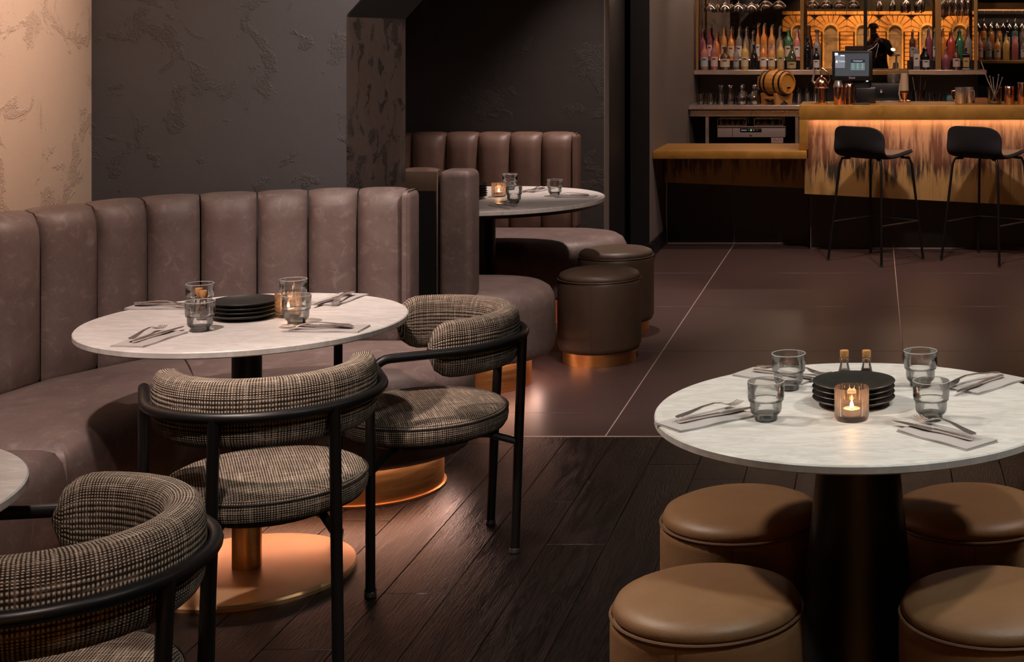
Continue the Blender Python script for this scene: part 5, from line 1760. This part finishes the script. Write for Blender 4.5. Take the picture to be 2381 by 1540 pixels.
for cx in ACX:
    # niche back
    pr = [(cx - OPEN / 2, 0.60), (cx + OPEN / 2, 0.60)] + [(cx + OPEN / 2 * math.cos(a), SPR + OPEN / 2 * math.sin(a)) for a in [PI * k / 16 for k in range(17)]]
    n = len(pr)
    MB().add([(x, AY + 0.010, z) for x, z in pr] + [(x, AY + 0.001, z) for x, z in pr], [tuple(range(n)), tuple(reversed(range(n, 2 * n)))] + [(i, (i + 1) % n, n + (i + 1) % n, n + i) for i in range(n)]).build('niche_panel', 'niche_stone', wr, False)
    r = OPEN / 2 + 0.016
    pth = [(cx - r, AY + 0.05, 0.60), (cx - r, AY + 0.05, 1.2)] + [(cx + r * math.cos(PI - a), AY + 0.05, SPR + r * math.sin(a)) for a in [PI * k / 18 for k in range(19)]] + [(cx + r, AY + 0.05, 1.2), (cx + r, AY + 0.05, 0.60)]
    MB().tube(pth, 0.017, 8).build('arch_moulding', 'mould_amber', wr)
    r2 = r + 0.030
    MB().tube([(cx + r2 * math.cos(PI - a), AY + 0.04, SPR + r2 * math.sin(a)) for a in [PI * k / 18 for k in range(19)]], 0.010, 6).build('arch_moulding', 'mould_amber', wr)
    # voussoirs
    ri = r2 + 0.014
    for k in range(9):
        a0, a1 = PI * k / 9 + 0.025, PI * (k + 1) / 9 - 0.025
        ro = lambda a: min((SPAN / 2 - 0.003) / max(1e-3, abs(math.cos(a))), (1.965 - SPR) / max(1e-3, math.sin(a)), 0.40)
        q = [(ri, a0), (ro(a0), a0), (ro((a0 + a1) / 2), (a0 + a1) / 2), (ro(a1), a1), (ri, a1)]
        pr = [(cx + rr_ * math.cos(a), SPR + rr_ * math.sin(a)) for rr_, a in q]
        n = len(pr)
        MB().add([(x, AY + 0.045, z) for x, z in pr] + [(x, AY + 0.001, z) for x, z in pr], [tuple(range(n)), tuple(reversed(range(n, 2 * n)))] + [(i, (i + 1) % n, n + (i + 1) % n, n + i) for i in range(n)]).build('voussoir', 'brick_amber', wr, False)
    # pillar courses between the openings
    xa, xb = cx + r2 + 0.016, cx + SPAN - r2 - 0.016
    for k in range(12):
        z1 = SPR - 0.01 - 0.082 * k
        brick(xa, xb, z1 - 0.068, z1)
    for k in range(3):
        w_ = (SPAN - 0.03) / 3
        brick(cx - SPAN / 2 + 0.01 * k + w_ * k, cx - SPAN / 2 + 0.01 * k + w_ * (k + 1), 1.985, 2.05)
o = thing('wall_uplight', 'brass trough light washing the brick arches opposite the bar', 'wall light', (0, AY + 0.30, 0))
MB().rbox((-1.6, -0.03, 0.50), (2.4, 0.03, 0.54), 0.005, 1).build('trough', 'brass_post', o)
emit('led_arch', (1.0, 0.55, 0.20), 30.0)
MB().box((-1.55, -0.02, 0.541), (2.35, 0.02, 0.544)).build('light_strip', 'led_arch', o, False)
for s in (-1.2, 0.4, 2.0):
    MB().rbox((s - 0.01, -0.26, 0.50), (s + 0.01, -0.031, 0.52), 0.003, 1).build('bracket', 'brass_post', o)
for xs in (-0.9, 0.3, 1.5):
    ceiling_spot(xs, AY + 1.0, (xs, AY, 1.55), 90, 75, 0.8, (1.0, 0.58, 0.25), 0.05, 'ceiling downlight before the %s brick arches' % {-0.9: 'left', 0.3: 'middle', 1.5: 'right'}[xs])

# ================================================================== the photographer, reflected in the mirror
simple('skin', (0.42, 0.20, 0.14), 0.5)
simple('cloth_black', (0.006, 0.006, 0.007), 0.9)


def skinned(name, verts, edges, radii, mat, parent=None, root=0, sub=2):
    me = bpy.data.meshes.new(name)
    me.from_pydata(verts, edges, [])
    me.materials.append(M_(mat))
    o = bpy.data.objects.new(name, me)
    COL.objects.link(o)
    if parent:
        o.parent = parent
    o.modifiers.new('skin', 'SKIN')
    for k, r in enumerate(radii):
        me.skin_vertices[0].data[k].radius = (r, r) if not isinstance(r, tuple) else r
    for k in range(len(verts)):
        me.skin_vertices[0].data[k].use_root = (k == root)
    s = o.modifiers.new('smooth', 'SUBSURF')
    s.levels = s.render_levels = sub
    dg = bpy.context.evaluated_depsgraph_get()
    dg.update()
    me2 = bpy.data.meshes.new_from_object(o.evaluated_get(dg))
    o.modifiers.clear()
    o.data = me2
    me2.polygons.foreach_set('use_smooth', [True] * len(me2.polygons))
    return o


# joints; the sitter of the shot stands behind the camera, leaning a little, both hands on the camera
J = dict(pelvis=(0.10, -0.42, 0.94), waist=(0.10, -0.42, 1.08), chest=(0.09, -0.38, 1.28), upper=(0.07, -0.34, 1.42), neck=(0.02, -0.27, 1.50), jaw=(-0.01, -0.20, 1.57), head=(-0.012, -0.20, 1.66), crown=(-0.012, -0.21, 1.75),
         shL=(-0.10, -0.33, 1.41), elL=(-0.18, -0.20, 1.20), wrL=(-0.075, -0.10, 1.45), haL=(-0.060, -0.075, 1.51),
         shR=(0.24, -0.33, 1.41), elR=(0.33, -0.22, 1.20), wrR=(0.125, -0.12, 1.46), haR=(0.095, -0.085, 1.52),
         hipL=(0.01, -0.42, 0.88), knL=(0.00, -0.39, 0.50), anL=(0.0, -0.44, 0.09), toL=(-0.01, -0.29, 0.035),
         hipR=(0.19, -0.42, 0.88), knR=(0.21, -0.39, 0.50), anR=(0.21, -0.44, 0.09), toR=(0.22, -0.29, 0.035))
R_ = dict(pelvis=0.13, waist=0.125, chest=0.14, upper=0.12, neck=0.055, jaw=0.062, head=0.078, crown=0.055, shL=0.068, elL=0.046, wrL=0.030, haL=0.034, shR=0.068, elR=0.046, wrR=0.030, haR=0.034, hipL=0.092, knL=0.062, anL=0.042, toL=0.036, hipR=0.092, knR=0.062, anR=0.042, toR=0.036)
names = list(J)
E = [('pelvis', 'waist'), ('waist', 'chest'), ('chest', 'upper'), ('upper', 'neck'), ('neck', 'jaw'), ('jaw', 'head'), ('head', 'crown')]
for s in 'LR':
    E += [('upper', 'sh' + s), ('sh' + s, 'el' + s), ('el' + s, 'wr' + s), ('wr' + s, 'ha' + s), ('pelvis', 'hip' + s), ('hip' + s, 'kn' + s), ('kn' + s, 'an' + s), ('an' + s, 'to' + s)]
verts = [J[n_] for n_ in names]
radii = [R_[n_] * 0.93 for n_ in names]
edges = [(names.index(a_), names.index(c_)) for a_, c_ in E]
# fingers and thumbs, curled forward on the camera body
for s, sg in (('L', 1), ('R', -1)):
    hx, hy, hz = J['ha' + s]
    hi = names.index('ha' + s)
    for k in range(4):
        b0 = len(verts)
        ln = (0.030, 0.034, 0.032, 0.026)[k]
        verts += [(hx + sg * 0.012, hy + 0.016, hz + 0.026 - 0.017 * k), (hx + sg * (0.014 + ln * 0.5), hy + 0.032, hz + 0.028 - 0.017 * k), (hx + sg * (0.012 + ln), hy + 0.026, hz + 0.026 - 0.017 * k)]
        radii += [0.0095, 0.0088, 0.0078]
        edges += [(hi, b0), (b0, b0 + 1), (b0 + 1, b0 + 2)]
    b0 = len(verts)
    verts += [(hx + sg * 0.014, hy - 0.012, hz - 0.004), (hx + sg * 0.038, hy - 0.010, hz + 0.012)]
    radii += [0.011, 0.0095]
    edges += [(hi, b0), (b0, b0 + 1)]
person = thing('person', 'person in black clothes and cap photographing the room, reflected in the bar mirror', 'person', (0, 0, 0))
skinned('body', verts, edges, radii, 'skin', person)
cn = [n_ for n_ in names if n_ not in ('jaw', 'head', 'crown', 'haL', 'haR')]
skinned('clothing', [J[n_] for n_ in cn], [(cn.index(a_), cn.index(c_)) for a_, c_ in E if a_ in cn and c_ in cn], [R_[n_] * (1.18 if n_[:2] not in ('wr', 'ne') else 1.25) + 0.006 for n_ in cn], 'cloth_black', person)
hd = Vector(J['head'])
MB().lathe([(0.096, 0.035), (0.098, 0.06), (0.088, 0.10), (0.06, 0.128), (0.02, 0.138), (0.0, 0.139)], 28, M=Matrix.Translation(hd + V(0, -0.005, -0.005)), caps=(False, False)).build('cap', 'cloth_black', person)
MB().add([(hd.x + 0.085 * math.cos(a), hd.y + 0.02 + (0.125) * math.sin(a), hd.z + 0.032 + 0.012 * math.sin(a)) for a in [PI * k / 12 for k in range(13)]] + [(hd.x + 0.085 * math.cos(a), hd.y + 0.02 + (0.125) * math.sin(a), hd.z + 0.038 + 0.012 * math.sin(a)) for a in [PI * k / 12 for k in range(13)]],
         [tuple(reversed(range(13))), tuple(range(13, 26))] + [(k, k + 1, 14 + k, 13 + k) for k in range(12)]).build('cap_peak', 'cloth_black', person)
MB().lathe([(0.0, 0.0), (0.010, 0.006), (0.012, 0.02), (0.006, 0.04), (0.0, 0.045)], 10, M=Matrix.Translation(hd + V(0, 0.068, -0.045)), caps=(False, False)).build('nose', 'skin', person)
cb = thing('photo_camera', 'black photo camera held up to the face of the person in the mirror', 'camera', (0, 0, 0))
MB().rbox((-0.065, -0.105, 1.520), (0.075, -0.045, 1.610), 0.010, 3).build('camera_body', 'plastic_black', cb)
MB().lathe([(0.036, 0.0), (0.038, 0.01), (0.036, 0.035), (0.033, 0.036)], 28, M=Matrix.Translation((0.0, -0.046, 1.565)) @ Matrix.Rotation(-PI / 2, 4, 'X')).build('lens_barrel', 'plastic_black', cb)
MB().rbox((-0.02, -0.10, 1.608), (0.03, -0.05, 1.635), 0.006, 2).build('viewfinder', 'plastic_black', cb)
